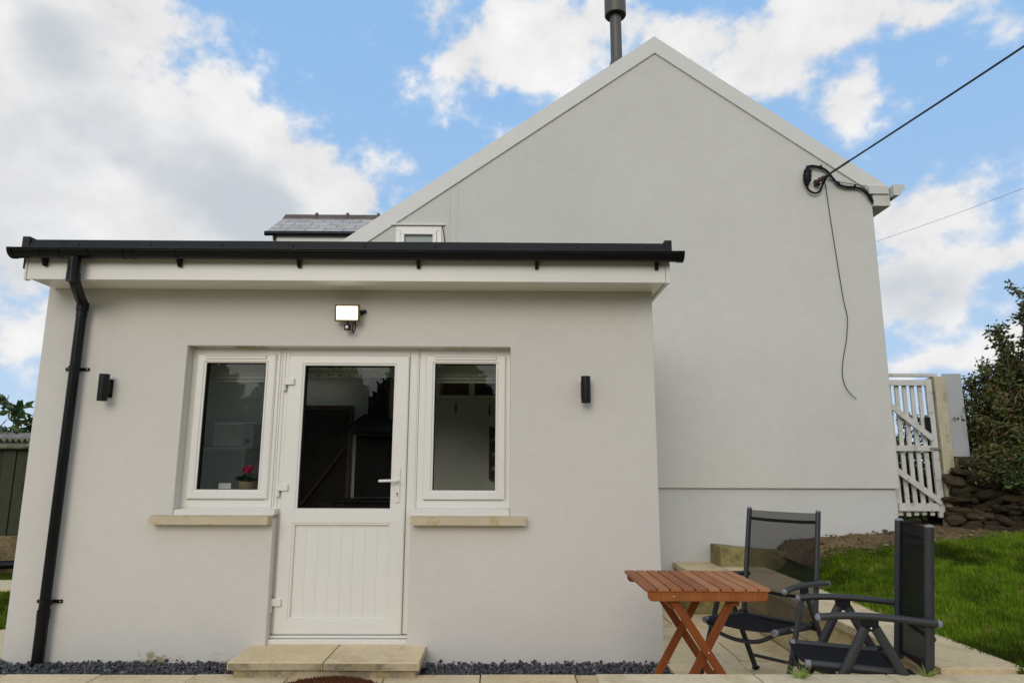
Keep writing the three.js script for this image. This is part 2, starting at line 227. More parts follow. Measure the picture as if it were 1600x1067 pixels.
// ---------------------------------------------------------------- ground
const hill = (x, z) => mix(0.362, 0.36 + 0.035 * Math.max(-0.4, Math.min(6, x - 2.45)) + 0.115 * Math.min(1.9, Math.max(0, -z - 4.2)), sstep(2.43, 2.85, x)) + 0.05 * Math.exp(-(((x - 4.2) ** 2) + ((z + 7.2) ** 2)) / 0.8);
const soilEdge = (x) => -5.98 - 0.34 * Math.max(0, x - 3.5) + 0.22 * (fbm(x * 0.3, 0.5, 12, 3, 8) - 0.5);
{
  const g = new THREE.PlaneGeometry(600, 600, 1, 1).rotateX(-Math.PI / 2).translate(0, -0.16, 0);
  struct(mesh('ground', g, M.turf));
}
function sheet(x0, x1, z0, z1, nx, nz, f) { const g = new THREE.PlaneGeometry(x1 - x0, z1 - z0, nx, nz).rotateX(-Math.PI / 2).translate((x0 + x1) / 2, 0, (z0 + z1) / 2); const p = g.attributes.position; for (let i = 0; i < p.count; i++) { p.setY(i, f(p.getX(i), p.getZ(i))); } g.computeVertexNormals(); return g; }
struct(mesh('lawn', sheet(2.40, 16, -18, 5, 136, 230, (x, z) => hill(x, z) + 0.012 * (fbm(x * 0.2 + 3, z * 0.2 + 9, 16, 3, 5) - 0.5) + 0.004 - 0.07 * sstep(0.02, 0.16, soilEdge(x) - z) * (x > 2.5 && x < 5.4 ? 1 : 0)), M.turf));
// strip of trodden bare soil along the foot of the gable wall, up to the gate
{
  const g = new THREE.PlaneGeometry(1, 1, 60, 26).rotateX(-Math.PI / 2); const p = g.attributes.position;
  for (let i = 0; i < p.count; i++) {
    const u = p.getX(i) + 0.5, v = p.getZ(i) + 0.5, x = mix(2.62, 5.3, u);
    const near = soilEdge(x), far = x < 3.9 ? -6.99 : -8.6;
    const z = mix(far, near, v); p.setXYZ(i, x, hill(x, z) + 0.012 + 0.06 * (fbm(x * 0.35 + 4, z * 0.35 + 7, 20, 4, 15, 0.6) - 0.5) * sstep(1, 0.85, v), z);
  }
  g.computeVertexNormals(); struct(mesh('soil_path', g, M.soil));
}
// patio of individual slabs over a bed of sand
{
  const patio = new THREE.Group(); patio.name = 'patio'; struct(patio); scene.add(patio);
  mesh('jointing_bed', join([bx(-9, 2.06, -0.155, -0.02, -4.66, 1.6), bx(1.09, 2.06, -0.155, -0.02, -7.02, -4.66), bx(-9, -3.40, -0.155, -0.02, -5.95, -4.66)]), M.mortar, patio);
  srand(5);
  const slabAt = (x0, x1, z0, z1) => { const j = 0.004, o = mesh('paving_slab', bx(x0 + j, x1 - j, -0.05, 0, z0 + j, z1 - j, 0.006), M.slab[Math.floor(rnd() * 4)], patio); o.position.y = rr(-0.003, 0.002); };
  for (let r = 0; r < 5; r++) for (let k = -6; k < 8; k++) { const x0 = -1.951 + k * 0.6, z1 = -4.06 + r * 0.6; if (x0 + 0.6 > 2.05 && x0 > 2.0) continue; slabAt(x0, Math.min(x0 + 0.6, 2.05), z1 - 0.6, z1); }
  const rows = [-4.66, -4.98, -5.505, -6.08, -6.64, -7.0], offs = [1.60, 1.62, 1.52, 1.41, 1.7];
  for (let r = 0; r < 5; r++) { const cut = offs[r]; slabAt(1.09, cut, rows[r + 1], rows[r]); slabAt(cut, 2.05, rows[r + 1], rows[r]); }
  for (let k = 0; k < 8; k++) for (const [a, b] of [[-5.26, -4.66], [-5.86, -5.26]]) slabAt(-3.45 - (k + 1) * 0.6, -3.45 - k * 0.6, a, b);
  for (let k = 0; k < 6; k++) slabAt(-4.6 - (k + 1) * 0.6, -4.6 - k * 0.6, -8.3, -7.7);
}
struct(mesh('side_lawn', sheet(-12, -3.42, -14, -5.88, 40, 40, (x, z) => -0.03 + 0.04 * (fbm(x * 0.2 + 3, z * 0.2 + 9, 16, 3, 5) - 0.5)), M.turf));

// ---------------------------------------------------------------- main house
const house = thing('house', 'tall pale grey rendered cottage gable behind the low white extension', 'house');
const RX = 1.665, RY = 6.11, SL = 0.715;               // ridge and pitch
const slopeY = (x) => RY - SL * Math.abs(x - RX);
{
  const top = 0.14, xl = -3.0, xr = 3.975;
  const u = (x) => slopeY(x) - top;
  mesh('gable_wall', ext([[xl, 1.1], [xr, 1.1], [xr, u(xr)], [RX, RY - top], [xl, u(xl)]], 0.34, 0.006, [[[-1.19, 3.2], [-1.19, 3.84], [-0.7, 3.84], [-0.7, 3.2]]]).translate(0, 0, -7.346), M.gable, house);
  mesh('plinth', bx(xl, xr - 0.02, -0.15, 1.094, -7.346, -7.032, 0.008), M.plinth, house);
  mesh('side_wall', bx(xr - 0.33, xr - 0.004, -0.1, u(xr) - 0.02, -13, -7.35), M.gable, house);
  mesh('side_wall', bx(xl + 0.004, xl + 0.33, -0.1, u(xl) - 0.04, -13, -7.35), M.gable, house);
  mesh('back_wall', ext([[xl, -0.1], [xr, -0.1], [xr, u(xr)], [RX, RY - top], [xl, u(xl)]], 0.3).translate(0, 0, -13.3), M.gable, house);
  // roof slopes
  const th = 0.11;
  for (const s of [1, -1]) {
    const xe = s > 0 ? 4.20 : -3.25;
    const pts = s > 0 ? [[RX, RY - th - 0.012], [xe, slopeY(xe) - th - 0.012], [xe, slopeY(xe) - 0.012], [RX, RY - 0.012]] : [[xe, slopeY(xe) - th - 0.012], [RX - 0.002, RY - th - 0.012], [RX - 0.002, RY - 0.012], [xe, slopeY(xe) - 0.012]];
    mesh('roof_slope', ext(pts, 6.378).translate(0, 0, -13.38), M.roof, house);
    // barge board: upper lip and face with a shadow gap, along the verge
    const a = Math.atan(SL) * -s, c = Math.cos(Math.atan(SL));
    const vb = (y0, y1, z0, z1, xa, xb) => { const g = ext([[xa, slopeY(xa) + y0], [xb, slopeY(xb) + y0], [xb, slopeY(xb) + y1], [xa, slopeY(xa) + y1]], z1 - z0, 0.003).translate(0, 0, z0); return g; };
    const xa = s > 0 ? RX + 0.002 : xe, xb = s > 0 ? 4.155 : RX - 0.002;
    const bb = mesh('barge_board', vb(-0.200, 0, -6.998, -6.984, xa, xb), M.barge, house);
    mesh('face_seam', vb(-0.203, -0.2005, -6.998, -6.988, xa, s > 0 ? 3.97 : xb), M.barge, bb);
  }
  mesh('ridge_cap', join([ext([[RX - 0.16, RY - 0.13], [RX, RY - 0.005], [RX + 0.16, RY - 0.13], [RX + 0.16, RY - 0.095], [RX, RY + 0.022], [RX - 0.16, RY - 0.095]], 5.9).translate(0, 0, -13.2)]), M.ridge, house);
  // vertical cover strip where the older wall meets the catslide part
  mesh('cover_strip', bx(-0.628, -0.612, 2.5, u(-0.62) - 0.085, -7.0, -6.993, 0.001), M.gable, house);
  mesh('cover_strip', bx(-0.540, -0.528, 2.5, u(-0.53) - 0.085, -7.0, -6.994, 0.001), M.gable, house);
  // small window seen just above the extension roof
  const w = sub('window', house);
  mesh('head_trim', bx(-1.24, -0.66, 3.842, 3.858, -7.0, -6.972, 0.003), M.barge, w);
  const fr = (x0, x1, y0, y1, t, z0, z1) => join([bx(x0, x1, y1 - t, y1, z0, z1, 0.004), bx(x0, x1, y0, y0 + t, z0, z1, 0.004), bx(x0, x0 + t, y0 + t, y1 - t, z0, z1, 0.004), bx(x1 - t, x1, y0 + t, y1 - t, z0, z1, 0.004)]);
  mesh('frame', fr(-1.19, -0.70, 3.2, 3.838, 0.05, -7.06, -6.995), M.pvc, w);
  mesh('sash', fr(-1.138, -0.752, 3.252, 3.786, 0.042, -7.05, -6.985), M.pvc, w);
  mesh('pane', bx(-1.094, -0.796, 3.296, 3.742, -7.03, -7.022), M.frosted, w);
  mesh('reveal_back', bx(-1.19, -0.70, 3.2, 3.84, -7.5, -7.36), M.plaster, w);
  // eaves box and white gutter at the right-hand corner
  mesh('eaves_box', join([bx(3.935, 4.15, 4.225, 4.325, -6.992, -6.955, 0.006), bx(3.98, 4.165, 4.095, 4.222, -13, -6.975, 0.004), bx(4.10, 4.168, 4.226, 4.325, -13, -6.98, 0.003)]), M.oldwhite, house);
  const gp = [[0, 0], [0.0, 0.115], [0.012, 0.115], [0.012, 0.012], [0.05, 0.012], [0.075, 0.06], [0.105, 0.075], [0.105, 0.115], [0.117, 0.115], [0.117, 0.066], [0.086, 0.05], [0.06, 0]];
  const gu = mesh('gutter', ext(gp, 6.19).translate(4.172, 4.19, -13.1), M.oldwhite, house); mesh('stop_end', ext([[-0.002, -0.003], [0.062, -0.003], [0.089, 0.047], [0.12, 0.063], [0.12, 0.118], [-0.002, 0.118]], 0.012, 0.001).translate(4.172, 4.19, -6.908), M.oldwhite, gu);
  // flue
  const fl = sub('flue', house); const fx = 1.285, fz = -7.30;
  mesh('pipe', bar([fx, 5.6, fz], [fx, 6.6, fz], 0.067, 0.067, 28), M.flue, fl);
  mesh('storm_collar', new THREE.LatheGeometry([[0.15, 5.70], [0.145, 5.76], [0.072, 5.99], [0.068, 6.03]].map(([r, y]) => new THREE.Vector2(r, y)), 28).translate(fx, 0, fz), M.flue, fl);
  mesh('cowl', new THREE.LatheGeometry([[0.069, 6.60], [0.09, 6.605], [0.118, 6.585], [0.127, 6.60], [0.127, 7.02], [0.10, 7.06], [0.0, 7.07]].map(([r, y]) => new THREE.Vector2(r, y)), 30).translate(fx, 0, fz), M.flue, fl);
  // dormer on the far side with slates that can be told apart
  const dm = sub('dormer', house); const z0 = -8.62, zr = -9.32, ye = 4.335, yr = 4.80, x0 = -3.17, x1 = -1.2;
  mesh('cheek_wall', join([bx(-3.02, -1.0, 2.4, 4.27, -9.9, -8.72), ext([[-9.9, 4.27], [-8.72, 4.27], [-9.3, 4.66]].map(([a, b]) => [-a, b]), 0.2).rotateY(Math.PI / 2).translate(-3.02, 0, 0)]), M.barge, dm);
  mesh('dormer_fascia', bx(-3.1, x1, 4.16, 4.32, -8.70, -8.66), M.barge, dm);
  mesh('dormer_gutter', tube([[-3.19, 4.315, -8.62], [-2.2, 4.315, -8.62], [x1, 4.315, -8.62]], 0.032, 2, 12), M.black, dm);
  mesh('gutter_bracket', ext([[0, 0], [0.04, -0.07], [0.05, 0]], 0.03).rotateY(-Math.PI / 2).translate(-3.05, 4.29, -8.675), M.black, dm);
  mesh('roof_deck', ext([[8.64, ye + 0.012], [9.32, yr - 0.02], [10.04, ye - 0.02], [10.04, ye - 0.05], [9.32, yr - 0.05], [8.64, ye - 0.01]], 2.0).rotateY(Math.PI / 2).translate(-3.15, 0, 0), M.roof, dm);
  const run = Math.hypot(zr - z0, yr - ye), ang = Math.atan2(yr - ye, z0 - zr); srand(31);
  for (let r = 0; r < 5; r++) for (let k = 0; k < 9; k++) {
    const wS = 0.25, xs = x0 + k * wS + (r % 2 ? -wS / 2 : 0), xa = Math.max(x0, xs), xb = Math.min(x1, xs + wS - 0.011); if (xb - xa < 0.04) continue;
    const o = mesh('slate', bx(xa, xb, -0.005, 0.007, -0.2, 0), M.slate[Math.floor(rnd() * 3)], dm);
    const t = r * 0.165; o.position.set(0, ye + 0.008 + t * Math.sin(ang), z0 - t * Math.cos(ang)); o.rotation.x = ang - 0.035;
  }
  for (let k = 0; k < 5; k++) {
    const xa = x0 + 0.0 + k * 0.44; const rt = mesh('ridge_tile', ext([[-0.12, -0.085], [0, 0.015], [0.12, -0.085], [0.12, -0.06], [0, 0.045], [-0.12, -0.06]], 0.43).rotateY(Math.PI / 2).translate(xa, yr, zr), M.ridge, dm);
    mesh('ridge_clip', ext([[-0.13, -0.09], [0, 0.045], [0.13, -0.09], [0.13, -0.05], [0, 0.075], [-0.13, -0.05]], 0.035).rotateY(Math.PI / 2).translate(xa + 0.43, yr, zr), M.ridge, rt);
  }
}

// ---------------------------------------------------------------- extension
const extn = thing('extension', 'low white rendered extension with black gutter, glazed door and two windows', 'extension');
{
  const L = -3.395, R = 1.085, F = -4.95;
  mesh('front_wall', ext([[L, -0.14], [-1.633, -0.14], [-1.633, 0.93], [-2.34, 0.93], [-2.34, 2.17], [0.036, 2.17], [0.036, 0.93], [-0.664, 0.93], [-0.664, -0.14], [R, -0.14], [R, 2.64], [L, 2.64]], 0.25, 0.004).translate(0, 0, F - 0.254), M.front, extn, false).geometry = (() => { const g = uvm(ext([[L, -0.14], [-1.633, -0.14], [-1.633, 0.93], [-2.34, 0.93], [-2.34, 2.17], [0.036, 2.17], [0.036, 0.93], [-0.664, 0.93], [-0.664, -0.14], [R, -0.14], [R, 2.64], [L, 2.64]], 0.25, 0.004).translate(0, 0, F - 0.254)); return g; })();
  mesh('side_wall', bx(L, L + 0.24, -0.14, 2.64, -7.0, -5.212), M.wall, extn);
  mesh('side_wall', bx(R - 0.24, R, -0.14, 2.64, -7.0, -5.212), M.wall, extn);
  mesh('floor', bx(L + 0.24, R - 0.24, 0.0, 0.1, -7.0, -5.215), M.roomfloor, extn);
  mesh('threshold_base', bx(-1.63, -0.667, -0.14, 0.098, -5.21, -4.98), M.edge, extn);
  const rl = [-2.75, -1.75, -6.55, -5.75];              // rooflight over the room, out of sight from below
  const around = (x0, x1, z0, z1, y0, y1) => join([bx(x0, rl[0], y0, y1, z0, z1), bx(rl[1], x1, y0, y1, z0, z1), bx(rl[0], rl[1], y0, y1, z0, rl[2]), bx(rl[0], rl[1], y0, y1, rl[3], z1)]);
  mesh('ceiling', around(L + 0.24, R - 0.24, -7.0, -5.215, 2.40, 2.46), M.ceiling, extn);
  mesh('rooflight_shaft', join([bx(rl[0] - 0.02, rl[0], 2.46, 2.88, rl[2], rl[3]), bx(rl[1], rl[1] + 0.02, 2.46, 2.88, rl[2], rl[3]), bx(rl[0] - 0.02, rl[1] + 0.02, 2.46, 2.88, rl[2] - 0.02, rl[2]), bx(rl[0] - 0.02, rl[1] + 0.02, 2.46, 2.88, rl[3], rl[3] + 0.02)]), M.ceiling, extn);
  mesh('rooflight_pane', bx(rl[0], rl[1], 2.86, 2.87, rl[2], rl[3]), M.glass, extn);
  mesh('inner_wall', bx(L + 0.24, R - 0.24, 0.1, 2.40, -6.99, -6.93), M.plaster, extn);
  mesh('inner_lining', bx(L + 0.24, L + 0.26, 0.1, 2.40, -6.93, -5.22), M.plaster, extn);
  mesh('inner_lining', bx(R - 0.26, R - 0.24, 0.1, 2.40, -6.93, -5.22), M.plaster, extn);
  mesh('roof', join([bx(L - 0.01, rl[0] - 0.021, 2.66, 2.80, -6.998, -4.66), bx(rl[1] + 0.021, 1.15, 2.66, 2.80, -6.998, -4.66), bx(rl[0] - 0.021, rl[1] + 0.021, 2.66, 2.80, -6.998, rl[2] - 0.021), bx(rl[0] - 0.021, rl[1] + 0.021, 2.66, 2.80, rl[3] + 0.021, -4.66)]), M.roof, extn);
  // fascia, soffit and box ends
  mesh('fascia', bx(-3.365, 1.125, 2.58, 2.775, -4.672, -4.652, 0.003), M.pvc, extn);
  mesh('fascia_corner', bx(-3.382, -3.367, 2.577, 2.775, -4.69, -4.648, 0.002), M.pvc, extn);
  mesh('fascia_corner', bx(1.127, 1.157, 2.577, 2.775, -4.69, -4.648, 0.002), M.pvc, extn);
  mesh('side_fascia', bx(1.130, 1.152, 2.577, 2.775, -6.995, -4.692, 0.002), M.pvc, extn);
  mesh('side_fascia', bx(-3.385, -3.398 + 0.036, 2.645, 2.775, -6.995, -4.692, 0.002), M.pvc, extn);
  mesh('soffit', join([bx(-3.36, 1.126, 2.590, 2.602, -4.947, -4.674), bx(1.088, 1.126, 2.590, 2.602, -6.99, -4.947)]), M.pvc, extn);
  // dark drip trim above the gutter
  mesh('drip_trim', alongX(ext([[4.60, 2.775], [4.655, 2.775], [4.70, 2.862], [4.66, 2.866], [4.625, 2.858]], 4.50, 0.002)).translate(-3.36, 0, 0), M.drip, extn);
  for (const x of [-3.395, 1.115]) mesh('trim_end_cap', bx(x, x + 0.052, 2.765, 2.878, -4.70, -4.605, 0.004), M.drip, extn);
  for (let k = 0; k < 9; k++) mesh('trim_screw', new THREE.SphereGeometry(0.0065, 8, 6).translate(-3.0 + k * 0.5, 2.822, -4.611), M.black, extn);
  // half-round gutter
  const gut = sub('gutter', extn); const gy = 2.770, gz = -4.585, gr = 0.057;
  const prof = []; for (let i = 0; i <= 14; i++) { const a = Math.PI * i / 14; prof.push([-Math.cos(a) * gr, -Math.sin(a) * gr]); } for (let i = 14; i >= 0; i--) { const a = Math.PI * i / 14; prof.push([-Math.cos(a) * (gr - 0.004), -Math.sin(a) * (gr - 0.004)]); }
  const gutg = (len, k = 1) => alongX(ext(prof.map(([a, b]) => [a * k, b * k]), len));
  mesh('channel', gutg(4.64).translate(-3.42, gy, gz), M.black, gut);
  mesh('front_lip', bar([-3.42, gy, gz + gr], [1.22, gy, gz + gr], 0.0055, 0.0055, 10), M.black, gut);
  for (const [x, l] of [[-3.436, 0.03], [1.195, 0.04]]) { mesh('stop_end', join([gutg(l, 1.14).translate(x, gy + 0.004, gz), alongX(ext(prof.slice(0, 15), 0.004)).translate(x < 0 ? x : x + l - 0.004, gy, gz)]), M.black, gut); }
  for (const x of [-3.10, -2.90, -2.665, -2.60]) mesh('joint_collar', gutg(0.032, 1.10).translate(x - 0.016, gy + 0.003, gz), M.black, gut);
  for (const x of [-3.235, -2.295, -1.458, -0.62, 0.213, 1.06]) mesh('bracket', join([gutg(0.026, 1.07).translate(x - 0.013, gy + 0.001, gz), alongX(ext([[4.60, 2.72], [4.63, 2.672], [4.651, 2.672], [4.651, 2.73]], 0.024)).translate(x - 0.012, 0, 0)]), M.black, gut);
  // downpipe with swan neck, clips and shoe
  const dp = sub('downpipe', extn); const pr = 0.0345;
  mesh('outlet', tube([[-3.0, 2.722, -4.585], [-3.0, 2.60, -4.59]], 0.040, 1, 20), M.black, dp);
  mesh('swan_neck', tube([[-3.0, 2.66, -4.59], [-3.0, 2.60, -4.595], [-3.012, 2.565, -4.63], [-3.085, 2.50, -4.82], [-3.10, 2.465, -4.885], [-3.103, 2.42, -4.895], [-3.103, 2.36, -4.895]], pr + 0.002, 8, 20), M.black, dp);
  mesh('pipe', bar([-3.103, 2.46, -4.896], [-3.118, 0.28, -4.896], pr, pr, 22), M.black, dp);
  mesh('lower_pipe', bar([-3.118, 0.33, -4.895], [-3.12, -0.09, -4.895], pr + 0.003, pr + 0.003, 22), M.black, dp);
  for (const [y, r] of [[2.44, 0.041], [2.58, 0.0435], [0.31, 0.0405]]) mesh('socket', bar([y > 2.5 ? -3.0 : y > 1 ? -3.103 : -3.118, y - 0.03, y > 2.5 ? -4.592 : -4.896], [y > 2.5 ? -3.0 : y > 1 ? -3.103 : -3.118, y + 0.03, y > 2.5 ? -4.592 : -4.896], r, r, 22), M.black, dp);
  for (const y of [1.985, 0.385]) { const c = mesh('pipe_clip', join([bar([-3.11, y - 0.014, -4.896], [-3.11, y + 0.014, -4.896], 0.039, 0.039, 20), bx(-3.20, -3.03, y - 0.011, y + 0.011, -4.952, -4.936, 0.003)]), M.black, dp); mesh('screw', new THREE.SphereGeometry(0.005, 8, 6).translate(-3.04, y, -4.935), M.steel, c); }

  // joinery -------------------------------------------------
  const frm = (x0, x1, y0, y1, t, z0, z1, r = 0.004) => [ext([[x0 + r, y0 + r], [x1 - r, y0 + r], [x1 - r, y1 - r], [x0 + r, y1 - r]], z1 - z0 - 2 * r, r, [[[x0 + t - r, y0 + t - r], [x0 + t - r, y1 - t + r], [x1 - t + r, y1 - t + r], [x1 - t + r, y0 + t - r]]]).translate(0, 0, z0 + r)];
  const bars = (name, parent, ...a) => { const q = frm(...a); mesh(name, join(q), M.pvc, parent); };
  const Z0 = -5.12, ZF = -5.05;                          // back and face of the outer frames
  function window_(x0, x1, label) {
    const w = sub('window', extn); if (label) w.userData.label = label;
    bars('frame', w, x0, x1, 1.003, 2.168, 0.056, Z0, ZF);
    const g = x0 < -1 ? [-2.228, -1.782] : [-0.53, -0.073], sx0 = g[0] - 0.068, sx1 = g[1] + 0.073;
    bars('sash', w, sx0, sx1, 1.064, 2.118, 0.062, Z0 + 0.012, ZF + 0.020, 0.010);
    bars('glazing_bead', w, g[0] - 0.010, g[1] + 0.010, 1.120, 2.066, 0.012, Z0 + 0.02, ZF + 0.012, 0.002);
    bars('gasket', w, g[0], g[1], 1.130, 2.056, 0.0055, Z0 + 0.022, ZF + 0.003, 0.001); w.children[w.children.length - 1].material = M.rubber;
    mesh('pane', bx(g[0], g[1], 1.130, 2.056, -5.072, -5.066), M.glass, w);
    mesh('trickle_vent', join([bx(g[0], g[1], 2.082, 2.100, ZF + 0.019, ZF + 0.030, 0.003), bx(g[0] - 0.004, g[1] + 0.004, 2.100, 2.107, ZF + 0.019, ZF + 0.037, 0.002)]), M.pvc, w);
    mesh('cill', alongX(ext([[4.955, 0.962], [5.12, 0.962], [5.12, 1.001], [5.04, 1.001], [4.955, 0.994]], x1 - x0 + (x0 < -1 ? 0.045 : 0.028), 0.002)).translate(x0 < -1 ? x0 + 0.008 : x0 - 0.035, 0, 0), M.pvc, w);
    return w;
  }
  const wl = window_(-2.338, -1.683), wr = window_(-0.643, 0.034);
  mesh('dust_line', bx(-1.69, -1.684, 1.003, 2.0, -5.06, -5.052), M.pvc, wl);
  const door = sub('door', extn);
  // frame of the door and the coupling posts to the windows
  mesh('frame', join([bx(-1.681, -1.612, 0.152, 2.168, Z0, ZF, 0.004), bx(-0.716, -0.645, 0.152, 2.168, Z0, ZF, 0.004), bx(-1.612, -0.716, 2.112, 2.168, Z0, ZF, 0.004), bx(-1.612, -0.716, 0.105, 0.150, Z0, ZF + 0.004, 0.004), bx(-1.681, -1.650, 0.105, 0.151, Z0, ZF - 0.002, 0.002), bx(-0.68, -0.645, 0.105, 0.151, Z0, ZF - 0.002, 0.002)]), M.pvc, door);
  for (const x of [-1.672, -1.648]) mesh('coupling_bead', bx(x - 0.006, x + 0.006, 0.16, 2.16, ZF, ZF + 0.007, 0.003), M.pvc, door);
  mesh('coupling_bead', bx(-0.668, -0.656, 0.16, 2.16, ZF, ZF + 0.007, 0.003), M.pvc, door);
  mesh('threshold', join([bx(-1.640, -0.668, 0.097, 0.128, -5.08, -4.985, 0.004), bx(-1.640, -0.668, 0.131, 0.146, -5.08, -5.02, 0.004)]), M.pvc, door);
  const lx0 = -1.610, lx1 = -0.7185, ly0 = 0.153, ly1 = 2.1095, lz0 = Z0 + 0.01, lz1 = ZF + 0.024;
  const e = 0.007;
  mesh('leaf', ext([[lx0 + e, ly0 + e], [lx1 - e, ly0 + e], [lx1 - e, ly1 - e], [lx0 + e, ly1 - e]], lz1 - lz0 - 2 * e, e, [[[lx0 + 0.108 - e, 0.990 - e], [lx0 + 0.108 - e, 2.046 + e], [lx1 - 0.1 + e, 2.046 + e], [lx1 - 0.1 + e, 0.990 - e]], [[lx0 + 0.1 - e, 0.249 - e], [lx0 + 0.1 - e, 0.898 + e], [lx1 - 0.1 + e, 0.898 + e], [lx1 - 0.1 + e, 0.249 - e]]]).translate(0, 0, lz0 + e), M.pvc, door);
  bars('glazing_bead', door, -1.504, -0.814, 0.990, 2.048, 0.013, lz0 + 0.01, lz1 - 0.006, 0.003);
  bars('gasket', door, -1.492, -0.826, 1.002, 2.036, 0.006, lz0 + 0.012, lz1 - 0.014, 0.001); door.children[door.children.length - 1].material = M.rubber;
  mesh('pane', bx(-1.490, -0.828, 1.004, 2.034, -5.070, -5.064), M.glass, door);
  bars('panel_bead', door, -1.512, -0.818, 0.247, 0.900, 0.013, lz0 + 0.01, lz1 - 0.004, 0.003);
  for (let k = 0; k < 8; k++) { const w8 = (1.502 - 0.828) / 8; mesh('panel_board', bx(-1.502 + k * w8 + 0.0002, -1.502 + (k + 1) * w8 - 0.0002, 0.258, 0.889, -5.09, -5.048, 0.001), M.pvc, door); }
  for (const y of [1.912, 1.15, 0.365]) { const h = mesh('hinge', join([bx(-1.632, -1.560, y - 0.024, y + 0.026, ZF + 0.018, ZF + 0.044, 0.005), bar([-1.634, y - 0.065, ZF + 0.022], [-1.634, y + 0.026, ZF + 0.022], 0.0125, 0.0125, 14), bx(-1.652, -1.628, y - 0.06, y + 0.02, ZF, ZF + 0.02, 0.003)]), M.pvc, door); }
  const hd = sub('handle', door);
  mesh('back_plate', bx(-0.792, -0.758, 1.045, 1.285, lz1, lz1 + 0.010, 0.006), M.pvc, hd);
  mesh('lever', join([bar([-0.775, 1.20, lz1 + 0.006], [-0.775, 1.20, lz1 + 0.05], 0.010, 0.009, 14), tube([[-0.768, 1.20, lz1 + 0.048], [-0.80, 1.20, lz1 + 0.052], [-0.85, 1.199, lz1 + 0.05], [-0.905, 1.197, lz1 + 0.044]], 0.0095, 5, 12)]), M.pvc, hd);
  mesh('key_cylinder', join([bar([-0.775, 1.108, lz1 + 0.008], [-0.775, 1.108, lz1 + 0.0125], 0.0085, 0.0085, 16), bx(-0.7785, -0.7715, 1.084, 1.104, lz1 + 0.009, lz1 + 0.0122, 0.002)]), M.steel, hd);
  mesh('key_slot', bx(-0.7762, -0.7738, 1.1015, 1.1135, lz1 + 0.0123, lz1 + 0.0134), M.blackmetal, hd);
  // stone sills
  for (const [x0, x1] of [[-2.462, -1.640], [-0.656, 0.146]]) mesh('stone_sill', alongX(ext([[4.872, 0.905], [4.872, 0.952], [5.02, 0.960], [5.02, 0.905]], x1 - x0 - 0.008, 0.004)).translate(x0 + 0.004, 0, 0), M.sill, extn);
}

